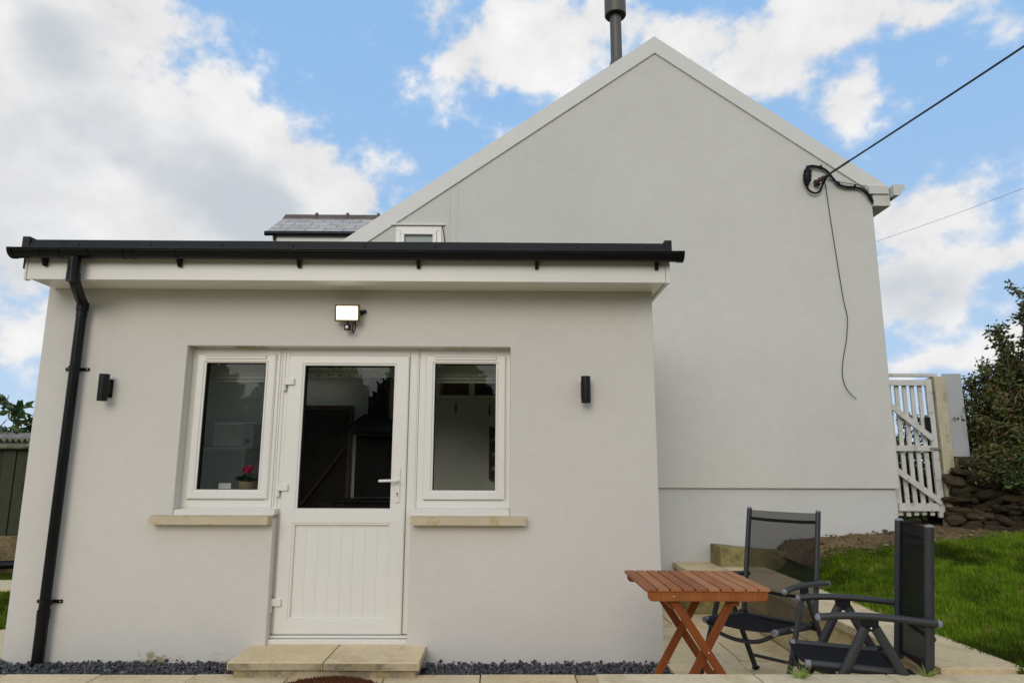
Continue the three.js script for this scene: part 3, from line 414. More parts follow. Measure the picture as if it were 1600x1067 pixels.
// ---------------------------------------------------------------- inside the room, seen through the glass
{
  // blinds drawn up at the head of each window
  const print = tex(512, 128, (u, v) => { const n = fbm(u, v * 0.25, 18, 4, 2111, 0.62), l = Math.abs(n - 0.5) < 0.018 || Math.abs(fbm(u + 0.3, v * 0.25, 12, 4, 2151, 0.6) - 0.5) < 0.014; return l ? [0.08, 0.13, 0.12] : [0.62, 0.68, 0.62]; }, 0.9, 0.22);
  const blindAt = (x0, x1, y0, z, m, label) => { const t = thing('window_blind', label, 'blind', [(x0 + x1) / 2, y0, z]); const w = (x1 - x0) / 2; mesh('fabric', join([bx(-w, w, 0.0, 2.37 - y0, -0.012, -0.004), bx(-w, w, 0.012, 0.10, 0.004, 0.016, 0.005), bx(-w, w, -0.035, 0.03, -0.03, -0.018, 0.005)]), m, t); mesh('bottom_bar', bx(-w, w, -0.012, 0.010, -0.014, 0.012, 0.005), M.blind, t); mesh('head_rail', bx(-w, w, 2.37 - y0, 2.40 - y0, -0.03, 0.02), M.appliance, t); };
  blindAt(-2.36, -1.70, 1.975, -5.28, M.blind, 'pale fabric blind drawn up inside the window left of the door');
  blindAt(-1.60, -0.74, 2.015, -5.27, std({ name: 'printed blind', color: C(1, 1, 1), map: print, roughness: 1 }), 'leaf printed blind drawn up behind the door glass');
  blindAt(-0.62, 0.02, 1.975, -5.28, M.blind, 'pale fabric blind drawn up inside the window right of the door');
  // inner window board with plant and card
  const wb = tag(mesh('window_board', bx(-2.36, -1.66, 1.075, 1.1, -5.40, -5.21, 0.004), M.appliance), 'white inner window board behind the left window', 'window board');
  const pl = thing('potted_plant', 'magenta cyclamen in a woven pot on the inner board of the left window', 'plant', [-1.955, 1.1, -5.30]);
  mesh('pot', new THREE.LatheGeometry([[0, 0], [0.052, 0], [0.066, 0.075], [0.07, 0.085], [0.062, 0.085], [0.056, 0.07], [0, 0.07]].map(([r, y]) => new THREE.Vector2(r, y)), 20), M.terracotta, pl); srand(77);
  const leafg = [], petg = [];
  for (let k = 0; k < 46; k++) { const a = rr(0, 6.283), r = rr(0.02, 0.095), y = 0.082 + rr(0, 0.045); const g = new THREE.CircleGeometry(rr(0.016, 0.026), 7).rotateX(-1.2 + rr(-0.5, 0.5)).rotateY(a).translate(Math.cos(a) * r, y, Math.sin(a) * r * 0.7); leafg.push(g); }
  for (let k = 0; k < 9; k++) { const a = rr(0, 6.283), r = rr(0.0, 0.06), cx = Math.cos(a) * r, cz = Math.sin(a) * r, y = rr(0.135, 0.172); for (let q = 0; q < 5; q++) { const g = new THREE.CircleGeometry(0.017, 6).scale(0.7, 1.25, 1).translate(0, 0.014, 0).rotateX(rr(-0.5, 0.3)).rotateY(q * 1.257).translate(cx, y, cz); petg.push(g); } leafg.push(bar([cx * 0.5, 0.07, cz * 0.5], [cx, y, cz], 0.0022, 0.0018, 5)); }
  mesh('foliage', join(leafg), M.potleaf, pl); mesh('flowers', join(petg), M.petal, pl);
  const cd = mesh('greeting_card', join([bx(-0.045, 0.045, 0, 0.072, -0.0015, 0.0015), bx(-0.045, 0.045, 0, 0.07, -0.0015, 0.0015).rotateX(0.35).translate(0, 0, -0.024)]), M.appliance); cd.position.set(-2.115, 1.1, -5.27); cd.rotation.y = 0.15; tag(cd, 'small white card propped beside the cyclamen in the left window', 'card');
  const fg = thing('fridge', 'tall white fridge inside behind the left window', 'fridge', [-2.66, 0.1, -6.57]);
  mesh('body', bx(-0.28, 0.28, 0.0, 1.36, -0.3, 0.22, 0.01), M.appliance, fg); mesh('door', bx(-0.28, 0.28, 0.03, 1.36, 0.224, 0.26, 0.012), M.appliance, fg); mesh('handle', bx(-0.245, -0.225, 0.9, 1.2, 0.262, 0.29, 0.005), M.steel, fg);
  const mw = thing('microwave', 'white boxy microwave on top of the fridge', 'microwave', [-2.55, 1.46, -6.62]); mesh('case', bx(-0.19, 0.19, 0.0, 0.24, -0.2, 0.17, 0.01), M.appliance, mw); mesh('door', bx(-0.18, 0.09, 0.015, 0.225, 0.172, 0.182, 0.006), M.plaster, mw); mesh('knob', bar([0.14, 0.07, 0.17], [0.14, 0.07, 0.19], 0.02, 0.018, 14), M.steel, mw);
  const frame_ = (x, y, z, w, h, ry, label) => { const t = thing('picture_frame', label, 'picture', [x, y, z], ry); mesh('moulding', join([bx(-w, w, h - 0.02, h, -0.012, 0.012), bx(-w, w, -h, -h + 0.02, -0.012, 0.012), bx(-w, -w + 0.02, -h + 0.02, h - 0.02, -0.012, 0.012), bx(w - 0.02, w, -h + 0.02, h - 0.02, -0.012, 0.012)]), M.darkdoor, t); mesh('print', bx(-w + 0.02, w - 0.02, -h + 0.02, h - 0.02, -0.01, 0.002), M.oak, t); };
  frame_(-3.122, 1.78, -6.45, 0.15, 0.20, Math.PI / 2, 'dark framed picture on the side wall seen through the left window, upper');
  frame_(-3.122, 1.46, -6.42, 0.10, 0.09, Math.PI / 2, 'small framed picture below the larger one on the side wall');
  const dd = thing('inner_door', 'dark stained inner door in the back wall seen through the door glass', 'door', [-1.83, 0.1, -6.915]); mesh('leaf', bx(-0.25, 0.25, 0, 1.76, -0.02, 0.02, 0.004), M.darkdoor, dd); mesh('casing', join([bx(-0.29, -0.252, 0, 1.80, -0.015, 0.03), bx(0.252, 0.29, 0, 1.80, -0.015, 0.03), bx(-0.252, 0.252, 1.762, 1.80, -0.015, 0.03)]), M.oak, dd); mesh('hand_rail', bar([-0.22, 0.75, 0.06], [0.24, 1.38, 0.06], 0.012, 0.012, 10), M.oak, dd);
  const hood = thing('cooker_hood', 'black cooker hood and duct on the back wall seen through the door glass', 'cooker hood', [-1.27, 1.62, -6.93]);
  mesh('duct', bx(-0.085, 0.085, 0.16, 0.76, 0.0, 0.2, 0.004), M.blackmetal, hood); mesh('canopy', ext([[-0.25, 0], [0.25, 0], [0.25, 0.05], [0.09, 0.17], [-0.09, 0.17], [-0.25, 0.05]], 0.34, 0.004).translate(0, 0, 0.006), M.blackmetal, hood); mesh('splash_panel', bx(-0.23, 0.23, -0.62, -0.012, 0.0, 0.012), M.blackmetal, hood);
  const ck = thing('cooker', 'dark range cooker standing beneath the black hood', 'cooker', [-1.27, 0.1, -6.62]); mesh('body', bx(-0.28, 0.28, 0, 0.87, -0.3, 0.28, 0.008), M.blackmetal, ck); mesh('hob', bx(-0.29, 0.29, 0.872, 0.895, -0.3, 0.3, 0.006), M.blackmetal, ck); for (let k = 0; k < 5; k++) mesh('knob', bar([-0.2 + k * 0.1, 0.80, 0.28], [-0.2 + k * 0.1, 0.80, 0.31], 0.02, 0.017, 12), M.steel, ck); mesh('rail', bar([-0.22, 0.70, 0.31], [0.22, 0.70, 0.31], 0.009, 0.009, 10), M.steel, ck);
  const cb = thing('base_cupboard', 'cream base cupboard with worktop to the right of the cooker', 'cupboard', [-0.78, 0.1, -6.62]); mesh('carcass', bx(-0.19, 0.19, 0, 0.86, -0.3, 0.26, 0.004), M.cream, cb); mesh('worktop', bx(-0.2, 0.2, 0.862, 0.90, -0.3, 0.29, 0.005), M.oak, cb); mesh('cupboard_door', bx(-0.18, 0.18, 0.05, 0.84, 0.262, 0.28, 0.005), M.cream, cb); mesh('knob', new THREE.SphereGeometry(0.014, 10, 8).translate(-0.13, 0.6, 0.29), M.steel, cb);
  const sh = thing('wall_shelf', 'dark wooden two-bay wall shelf high behind the right window', 'shelf', [-0.33, 1.98, -6.93]); mesh('frame', join([bx(-0.36, 0.30, 0.0, 0.02, 0, 0.13), bx(-0.36, 0.30, 0.20, 0.22, 0, 0.13), bx(-0.36, -0.335, 0.02, 0.20, 0, 0.13), bx(-0.025, 0.015, 0.02, 0.20, 0, 0.13), bx(0.275, 0.30, 0.02, 0.20, 0, 0.13)]), M.plaster, sh); for (const x of [-0.18, 0.145]) mesh('back_panel', bx(x - 0.13, x + 0.13, 0.02, 0.20, 0.0, 0.012), M.oak, sh);
  for (const [x, y, l] of [[-0.505, 1.83, 'wall hook nearer the door, seen through the right window'], [-0.165, 1.81, 'wall hook farther from the door, seen through the right window']]) tag(mesh('wall_hook', tube([[x, y + 0.1, -6.925], [x, y + 0.02, -6.92], [x, y, -6.90], [x, y + 0.025, -6.885]], 0.007, 5, 8), M.oak), l, 'hook');
  const sp = thing('spice_rack', 'narrow wooden spice rack at the far edge of the right window', 'rack', [-0.09, 1.18, -6.93]); for (let k = 0; k < 4; k++) { mesh('rack_shelf', bx(-0.06, 0.12, k * 0.14, k * 0.14 + 0.012, 0, 0.08), M.oak, sp); for (let q = 0; q < 3; q++) mesh('spice_jar', bar([-0.03 + q * 0.055, k * 0.14 + 0.012, 0.045], [-0.03 + q * 0.055, k * 0.14 + 0.085, 0.045], 0.02, 0.018, 10), q % 2 ? M.terracotta : M.oak, sp); } mesh('rack_side', join([bx(-0.075, -0.062, 0, 0.52, 0, 0.08), bx(0.122, 0.135, 0, 0.52, 0, 0.08)]), M.oak, sp);
}

// ---------------------------------------------------------------- lamps on the front wall
{
  const f = thing('floodlight', 'lit floodlight with motion sensor above the glazed door', 'floodlight', [-1.162, 2.40, -4.95]);
  const tilt = -0.10, hg = new THREE.Group(); hg.name = 'head'; hg.position.set(0, 0, 0.075); hg.rotation.x = 0.10; f.add(hg);
  const gold = std({ name: 'dark bronze housing', color: C(0.20, 0.145, 0.065), metalness: 0.3, roughness: 0.45 });
  mesh('housing', join([bx(-0.09, 0.09, -0.062, 0.062, -0.022, 0.0, 0.006), bx(-0.09, 0.09, 0.049, 0.062, 0.0, 0.012, 0.003), bx(-0.09, 0.09, -0.062, -0.049, 0.0, 0.012, 0.003), bx(-0.09, -0.077, -0.049, 0.049, 0.0, 0.012, 0.003), bx(0.077, 0.09, -0.049, 0.049, 0.0, 0.012, 0.003)]), gold, hg);
  mesh('lit_panel', bx(-0.0765, 0.0765, -0.0485, 0.0485, 0.0005, 0.005), std({ name: 'lamp glow', color: C(1, 1, 1), emissive: C(1, 0.95, 0.84), emissiveIntensity: 2.6, roughness: 0.5 }), hg);
  const ra = new THREE.RectAreaLight(new THREE.Color(1, 0.93, 0.78), 4, 0.15, 0.095); ra.name = 'floodlight_beam'; ra.position.set(0, 0, 0.0135); ra.rotation.y = Math.PI; hg.add(ra);
  mesh('mount_bracket', join([bar([0.092, 0.012, 0.06], [0.122, 0.03, 0.02], 0.006, 0.006, 8), bar([0.122, 0.03, 0.02], [0.085, 0.0, 0.002], 0.006, 0.006, 8), bx(-0.1, 0.125, 0.015, 0.035, 0.0, 0.018, 0.003), bx(-0.02, 0.02, -0.02, 0.03, 0.0, 0.06, 0.004)]), M.blackmetal, f);
  const se = mesh('motion_sensor', join([bar([0.004, -0.062, 0.062], [0.004, -0.085, 0.062], 0.009, 0.009, 12), new RoundedBoxGeometry(0.046, 0.042, 0.042, 3, 0.008).translate(0.004, -0.105, 0.062)]), M.blackmetal, f);
  mesh('sensor_lens', new THREE.SphereGeometry(0.013, 16, 12).translate(0.003, -0.108, 0.081), M.pvc, se);
  mesh('supply_cable', tube([[0.055, -0.055, 0.055], [0.060, -0.10, 0.05], [0.048, -0.138, 0.045], [0.034, -0.13, 0.035], [0.036, -0.08, 0.02], [0.045, -0.03, 0.004]], 0.0042, 6, 8), M.rubber, f);
  for (const [x, l] of [[-2.874, 'black cylinder wall light beside the downpipe, left of the windows'], [0.574, 'black cylinder wall light between the right window and the wall corner']]) {
    const t = thing('wall_light', l, 'wall light', [x, 1.752, -4.95], 0, 'up and down wall lights');
    const r = 0.034, h = 0.19, z = 0.075;
    mesh('barrel', new THREE.LatheGeometry([[r - 0.005, 0.02], [r - 0.005, 0.0], [r, 0.0], [r, h], [r - 0.005, h], [r - 0.005, h - 0.02], [0, h - 0.02]].map(([a, b]) => new THREE.Vector2(a, b)), 32).translate(0, 0, z), M.blackmetal, t);
    mesh('lens', bar([0, 0.012, z], [0, 0.02, z], r - 0.005, r - 0.005, 24), M.cap, t);
    mesh('wall_mount', join([bx(-0.024, 0.024, 0.05, 0.14, 0.012, z - r + 0.012, 0.004), bx(-0.029, 0.029, 0.03, 0.16, 0.0, 0.014, 0.004)]), M.blackmetal, t);
  }
}

// ---------------------------------------------------------------- step, mat, gravel
{
  const st = thing('door_step', 'two-slab beige stone step in front of the glazed door', 'step', [-1.13, 0, -4.75]);
  mesh('base_course', bx(-0.565, 0.575, -0.03, 0.048, -0.20, 0.172, 0.006), M.edge, st);
  const s1 = mesh('step_slab', bx(-0.597, -0.004, 0.052, 0.1, -0.26, 0.20, 0.006), M.slab[0], st), s2 = mesh('step_slab', bx(0.004, 0.597, 0.05, 0.099, -0.258, 0.203, 0.006), M.slab[3], st);
  mesh('stained_edge', bx(-0.590, -0.010, 0.057, 0.093, 0.196, 0.2016), M.edge, s1); mesh('stained_edge', bx(0.010, 0.590, 0.056, 0.092, 0.199, 0.2046), M.edge, s2);
  mesh('mortar_joint', bx(-0.0035, 0.0035, 0.05, 0.094, -0.25, 0.196), M.mortar, st);
  // half-moon coir mat, curved side towards the step
  const pts = []; for (let i = 0; i <= 40; i++) { const a = Math.PI * i / 40; pts.push([Math.cos(a) * 0.37, Math.sin(a) * 0.42]); }
  const mat = thing('doormat', 'rust brown half-moon coir mat below the door step', 'doormat', [-1.04, 0.002, -4.145]);
  mesh('backing', ext(pts, 0.008).rotateX(-Math.PI / 2), M.rubber, mat); srand(91);
  const tufts = []; for (let i = 0; i < 5200; i++) { const x = rr(-0.37, 0.37), zz = rr(0, 0.42); if ((x / 0.37) ** 2 + (zz / 0.42) ** 2 > 0.985) continue; const h = rr(0.012, 0.02), w = 0.0035; const g = new THREE.ConeGeometry(w, h, 3, 1, true).translate(0, h / 2, 0).rotateX(rr(-0.4, 0.4)).rotateZ(rr(-0.4, 0.4)).translate(x, 0.008, -zz); tufts.push(g); }
  const p = mesh('pile', join(tufts), M.coir, mat); p.userData.kind = 'stuff';
  // strip of slate chippings at the foot of the wall
  srand(44); const st3 = []; for (let k = 0; k < 5; k++) { const g = new THREE.IcosahedronGeometry(1, 0); const q = g.attributes.position, seen = {}; for (let i = 0; i < q.count; i++) { const key = [q.getX(i), q.getY(i), q.getZ(i)].map((v) => v.toFixed(3)).join(); const s = seen[key] ??= [rr(0.6, 1.15), rr(0.5, 0.85), rr(0.6, 1.15)]; q.setXYZ(i, q.getX(i) * s[0], q.getY(i) * s[1], q.getZ(i) * s[2]); } g.computeVertexNormals(); st3.push(clean(g)); }
  const bed = [], cols = [];
  const zone = [[-6, -1.74], [-0.52, 1.14]];
  for (const [a, b] of zone) for (let i = 0; i < (b - a) * 1500; i++) { const s = rr(0.007, 0.0165); const z = rr(-4.945, -4.662); const g = st3[Math.floor(rnd() * 5)].clone().scale(s, s, s).rotateX(rr(0, 6)).rotateY(rr(0, 6)).translate(rr(a, b), -0.035 + rr(-0.012, 0.022) + 0.025 * sstep(-4.75, -4.945, z) * rnd(), z); const k = rr(0.035, 0.10) * (rnd() > 0.94 ? 2.2 : 1), n = g.attributes.position.count, c = new Float32Array(n * 3); for (let q = 0; q < n; q++) { c[q * 3] = k; c[q * 3 + 1] = k * 1.03; c[q * 3 + 2] = k * 1.13; } g.setAttribute('color', new THREE.BufferAttribute(c, 3)); bed.push(g); }
  const gm = M.gravel.clone(); gm.vertexColors = true; gm.map = null;
  const go = new THREE.Mesh(mergeGeometries(bed), gm); go.name = 'gravel'; go.castShadow = go.receiveShadow = true; go.userData = { label: 'dark slate chippings along the foot of the white extension wall', category: 'gravel', kind: 'stuff' }; scene.add(go);
  struct(mesh('gravel_bed', join([bx(-6, -1.70, -0.15, -0.04, -4.95, -4.665), bx(-0.56, 1.14, -0.15, -0.04, -4.95, -4.665)]), M.earth));
}

// ---------------------------------------------------------------- low retaining wall round the patio
{
  const w = thing('retaining_wall', 'low beige garden wall with stone coping beside the lawn', 'garden wall'); srand(12);
  const zs = [-6.85, -6.1, -5.2, -4.3, -3.4]; const cop = 0.38;
  // wall under the coping: courses of blocks
  for (let r = 0; r < 2; r++) for (let k = 0; k < 9; k++) { const a = -6.83 + k * 0.45 - (r ? 0.2 : 0), b = a + 0.446; mesh('wall_block', bx(2.075, 2.40, -0.05 + r * 0.19, 0.136 + r * 0.19, Math.max(-6.83, a), Math.min(-2.92, b), 0.004), M.tan[(k + r) % 3], w); }
  for (let k = 0; k < zs.length - 1; k++) mesh('coping_slab', bx(2.045, 2.45, 0.33, cop, zs[k] + 0.003, zs[k + 1] - 0.003, 0.006), M.slab[(k * 3 + 1) % 4], w);
  // return across the front of the patio
  for (let r = 0; r < 2; r++) for (let k = 0; k < 4; k++) mesh('wall_block', bx(0.45 + k * 0.405, 0.851 + k * 0.405, -0.05 + r * 0.19, 0.136 + r * 0.19, -3.27, -2.93, 0.004), M.tan[(k + r) % 3], w);
  const xs = [0.41, 1.13, 1.73, 2.45, 3.3, 4.2];
  for (let k = 0; k < xs.length - 1; k++) mesh('coping_slab', bx(xs[k] + 0.003, xs[k + 1] - 0.003, 0.331, cop + 0.001, k > 2 ? -3.30 : -3.305, -2.89, 0.006), M.slab[[3, 1, 0, 3, 2][k]], w);
  // stone step and mossy ramp stone against the house
  const s = thing('corner_step', 'grey slab step against the house plinth behind the table', 'step', [1.85, 0, -6.7]);
  mesh('riser', bx(-0.17, 0.19, -0.02, 0.325, -0.33, 0.22, 0.005), M.mossy, s); mesh('step_slab', bx(-0.19, 0.185, 0.328, 0.378, -0.145, 0.25, 0.006), M.slab[1], s); mesh('step_slab', bx(-0.19, 0.185, 0.328, 0.379, -0.332, -0.151, 0.006), M.slab[2], s);
  tag(mesh('kerb_stone', ext([[2.04, 0.2], [3.0, 0.2], [3.0, 0.535], [2.62, 0.50], [2.04, 0.555]], 0.30, 0.008).translate(0, 0, -6.99).toNonIndexed(), M.mossy), 'mossy raised kerb stone against the gable plinth above the step', 'kerb stone');
}

// ---------------------------------------------------------------- folding table
{
  const t = thing('folding_table', 'slatted reddish wooden folding table on the patio', 'table', [1.025, 0, -3.912]); srand(3);
  const W = 0.632, n = 10, g = 0.0085, sw = (W - (n - 1) * g) / n;
  for (let k = 0; k < n; k++) plank('slat', t, M.slat[Math.floor(rnd() * 4)], 0.625, sw, 0.016, 0.003, (o) => { o.rotation.x = Math.PI / 2; o.position.set(-W / 2 + sw / 2 + k * (sw + g), 0.691, 0); });
  const rail = [[-0.30, 0.682], [-0.30, 0.655], [-0.292, 0.642], [-0.278, 0.638], [0.283, 0.638], [0.297, 0.642], [0.305, 0.655], [0.305, 0.682]];
  for (const z of [0.285, -0.305]) { const o = mesh('rail', ext(rail, 0.016, 0.002).translate(0, 0, z), M.wood[0], t); mesh('bolt', new THREE.SphereGeometry(0.006, 10, 8).translate(-0.17, 0.660, z + 0.018), M.steel, o); }
  const leg = (x0, x1, z, m) => { const L = Math.hypot(x1 - x0, 0.66); plank('leg', t, M.wood[m], L, 0.042, 0.019, 0.003, (o) => { o.position.set((x0 + x1) / 2, 0.335, z); o.rotation.z = -Math.atan2(x1 - x0, 0.66); }); };
  leg(0.245, -0.185, 0.262, 1); leg(-0.235, 0.16, 0.24, 2); leg(0.245, -0.185, -0.268, 2); leg(-0.235, 0.16, -0.245, 1);
  mesh('stretcher', bar([-0.17, 0.60, -0.25], [-0.17, 0.60, 0.25], 0.011, 0.011, 10), M.wood[1], t); mesh('stretcher', bx(-0.226, -0.186, 0.05, 0.068, -0.25, 0.25, 0.003), M.wood[0], t); mesh('stretcher', bx(0.20, 0.24, 0.05, 0.068, -0.25, 0.25, 0.003), M.wood[3], t);
  mesh('stretcher', bx(0.135, 0.175, 0.605, 0.625, -0.25, 0.25, 0.003), M.wood[0], t);
  mesh('pivot_bolt', new THREE.SphereGeometry(0.006, 10, 8).translate(0.0, 0.385, 0.274), M.steel, t);
}

// ---------------------------------------------------------------- folding recliner chairs
function chair(label, [x, y, z], [fx, fz], hw, lean) {
  const t = thing('garden_chair', label, 'chair', [x, y, z], Math.atan2(fx, fz), 'black mesh recliner chairs on the patio');
  // seat
  for (const s of [-1, 1]) { const r = mesh('seat_rail', oval([s * hw, 0.372, -0.25], [s * hw, 0.392, 0.19], 0.019, 0.013, [0, 1, 0]), M.alu, t); mesh('rail_end', bar([s * hw, 0.392, 0.185], [s * hw, 0.393, 0.207], 0.0195, 0.018, 14), M.cap, r); }
  const sg = new THREE.PlaneGeometry(2 * hw, 0.47, 12, 10).rotateX(-Math.PI / 2); const p = sg.attributes.position; for (let i = 0; i < p.count; i++) { const u = p.getX(i) / hw; p.setY(i, -0.018 * (1 - u * u)); } sg.computeVertexNormals();
  const so = mesh('seat_sling', sg, M.slingseat, t); so.position.set(0, 0.388, -0.02); so.rotation.x = -0.043;
  mesh('seat_front_bar', tube([[-hw, 0.388, 0.18], [-hw + 0.015, 0.375, 0.19], [-0.12, 0.33, 0.195], [0, 0.315, 0.195], [0.12, 0.33, 0.195], [hw - 0.015, 0.375, 0.19], [hw, 0.388, 0.18]], 0.0115, 6, 12), M.alu, t);
  mesh('seat_rear_bar', bar([-hw, 0.374, -0.235], [hw, 0.374, -0.235], 0.011), M.alu, t);
  // back
  const b0 = [0.345, -0.365 + lean], b1 = [1.03, -0.38], bp = (k) => [mix(b0[0], b1[0], k), mix(b0[1], b1[1], k)];
  for (const s of [-1, 1]) { const r = mesh('back_post', oval([s * (hw + 0.012), ...b0], [s * (hw + 0.012), ...b1], 0.021, 0.014, [0, 0, 1]), M.alu, t); mesh('post_cap', new THREE.SphereGeometry(1, 14, 8, 0, 6.2832, 0, 1.571).scale(0.015, 0.012, 0.022).translate(s * (hw + 0.012), b1[0] - 0.001, b1[1]), M.cap, r); }
  const bg = new THREE.PlaneGeometry(2 * hw, 0.655, 10, 14); const q = bg.attributes.position; for (let i = 0; i < q.count; i++) { const u = q.getX(i) / hw; q.setZ(i, -0.018 * (1 - u * u) * (0.4 + 0.6 * Math.cos(q.getY(i) * 2.2))); } bg.computeVertexNormals();
  const bo = mesh('back_sling', bg, lean < 0.1 ? M.slingdense : M.sling, t); const [my, mz] = bp(0.51); bo.position.set(0, my + 0.005, mz); bo.rotation.x = -Math.atan2(b0[1] - b1[1], b1[0] - b0[0]);
  const [cy, cz] = bp(0.905); mesh('back_bar', tube([[-hw, cy, cz - 0.014], [-0.1, cy - 0.006, cz - 0.03], [0.1, cy - 0.006, cz - 0.03], [hw, cy, cz - 0.014]], 0.0105, 6, 12), M.alu, t);
  const [dy, dz] = bp(0.26); mesh('back_bar', tube([[-hw, dy + 0.02, dz - 0.014], [-0.12, dy - 0.01, dz - 0.045], [0.12, dy - 0.01, dz - 0.045], [hw, dy + 0.02, dz - 0.014]], 0.0105, 6, 12), M.alu, t);
  // arms and legs
  for (const s of [-1, 1]) {
    const X = s * (hw + 0.043), xi = s * (hw + 0.045);
    const ag = oval([0, 0, 0], [0, 0.49, 0], 0.019, 0.0135, [1, 0, 0], 16);
    const a = mesh('arm_rest', tube([[X, 0.612, 0.14], [X, 0.624, 0.02], [X, 0.622, -0.15], [X, 0.606, -0.365]], 0.0165, 6, 14, 0.5), M.alu, t); a.scale.y = 1;
    mesh('arm_tip', new THREE.SphereGeometry(0.0175, 14, 10).translate(X, 0.611, 0.142), M.cap, a); mesh('arm_tip', new THREE.SphereGeometry(0.0175, 14, 10).translate(X, 0.6055, -0.367), M.cap, a);
    const ap = [xi, 0.562, -0.075];
    mesh('pivot', join([bx(xi - 0.008, xi + 0.008, 0.56, 0.612, -0.115, -0.04, 0.004), bar([xi - 0.014, 0.575, -0.078], [xi + 0.014, 0.575, -0.078], 0.008, 0.008, 10)]), M.rubber, t);
    const lf = mesh('leg', oval([xi, 0.575, -0.055], [xi, 0.012, 0.235], 0.0225, 0.012, [0, 0.3, 1]), M.alu, t), lr = mesh('leg', oval([xi, 0.575, -0.10], [xi, 0.012, -0.395], 0.0225, 0.012, [0, 0.3, 1]), M.alu, t);
    mesh('foot', new RoundedBoxGeometry(0.03, 0.02, 0.05, 2, 0.006).translate(xi, 0.010, 0.24), M.rubber, lf); mesh('foot', new RoundedBoxGeometry(0.03, 0.02, 0.05, 2, 0.006).translate(xi, 0.010, -0.40), M.rubber, lr);
    mesh('rivet', new THREE.SphereGeometry(0.0065, 10, 8).translate(xi + s * 0.014, 0.576, -0.078), M.steel, t);
    mesh('hinge_disc', bar([s * (hw - 0.012), 0.372, -0.232], [s * (hw + 0.034), 0.372, -0.232], 0.024, 0.024, 18), M.rubber, t); mesh('hinge_bolt', new THREE.SphereGeometry(0.0085, 10, 8).translate(s * (hw + 0.035), 0.372, -0.232), M.steel, t);
    mesh('seat_pin', bar([s * (hw + 0.008), 0.389, 0.035], [s * (hw + 0.05), 0.389, 0.035], 0.007, 0.007, 10), M.steel, t);
  }
  mesh('cross_bar', bar([-hw - 0.045, 0.10, -0.347], [hw + 0.045, 0.10, -0.347], 0.0105), M.alu, t);
  mesh('cross_bar', bar([-hw - 0.045, 0.10, 0.188], [hw + 0.045, 0.10, 0.188], 0.0105), M.alu, t);
  return t;
}
chair('black mesh recliner chair nearer the house, its see-through back to the garden wall', [1.515, 0, -4.32], [-0.775, 0.633], 0.226, 0.13);
chair('black mesh recliner chair nearer the camera, seen from its side', [1.665, 0, -3.575], [-0.975, -0.22], 0.20, 0.05);

// ---------------------------------------------------------------- plants
function leafMesh(name, spots, size, cols, parent, stretch = 1.9) {   // many folded leaves, each with its own tone
  const n = spots.length, pos = new Float32Array(n * 18), col = new Float32Array(n * 18), c = new THREE.Vector3(), a = new THREE.Vector3(), b = new THREE.Vector3(), k = new THREE.Vector3();
  for (let i = 0; i < n; i++) {
    const [x, y, z] = spots[i], s = size * rr(0.6, 1.25), [r0, g0, b0] = cols[Math.floor(rnd() * cols.length)], v = rr(0.7, 1.3);
    a.set(rr(-1, 1), rr(-0.7, 0.9), rr(-1, 1)).normalize(); k.set(rr(-1, 1), rr(-1, 1), rr(-1, 1)); b.crossVectors(a, k).normalize(); k.crossVectors(a, b);
    const P = [[0, 0, 0], [0.45, 0.5, 0.16], [1, 0, 0], [0, 0, 0], [1, 0, 0], [0.45, -0.5, 0.16]];
    P.forEach(([u, w, h], j) => { const o = i * 18 + j * 3; for (const [d, q] of [[0, 'x'], [1, 'y'], [2, 'z']]) pos[o + d] = [x, y, z][d] + s * (a[q] * u * stretch + b[q] * w + k[q] * h); col[o] = r0 * v; col[o + 1] = g0 * v; col[o + 2] = b0 * v; });
  }
  const g = new THREE.BufferGeometry(); g.setAttribute('position', new THREE.BufferAttribute(pos, 3)); g.setAttribute('color', new THREE.BufferAttribute(col, 3)); g.computeVertexNormals();
  const uv = new Float32Array(n * 12); g.setAttribute('uv', new THREE.BufferAttribute(uv, 2));
  const o = new THREE.Mesh(g, M.leaf); o.name = name; o.castShadow = o.receiveShadow = true; parent.add(o); return o;
}
const OLIVE = [[0.06, 0.095, 0.014], [0.085, 0.12, 0.018], [0.12, 0.135, 0.02], [0.15, 0.13, 0.022], [0.045, 0.075, 0.014], [0.13, 0.075, 0.02], [0.07, 0.10, 0.016]];
const FRESH = [[0.05, 0.11, 0.02], [0.08, 0.14, 0.028], [0.04, 0.085, 0.018], [0.10, 0.14, 0.035]];
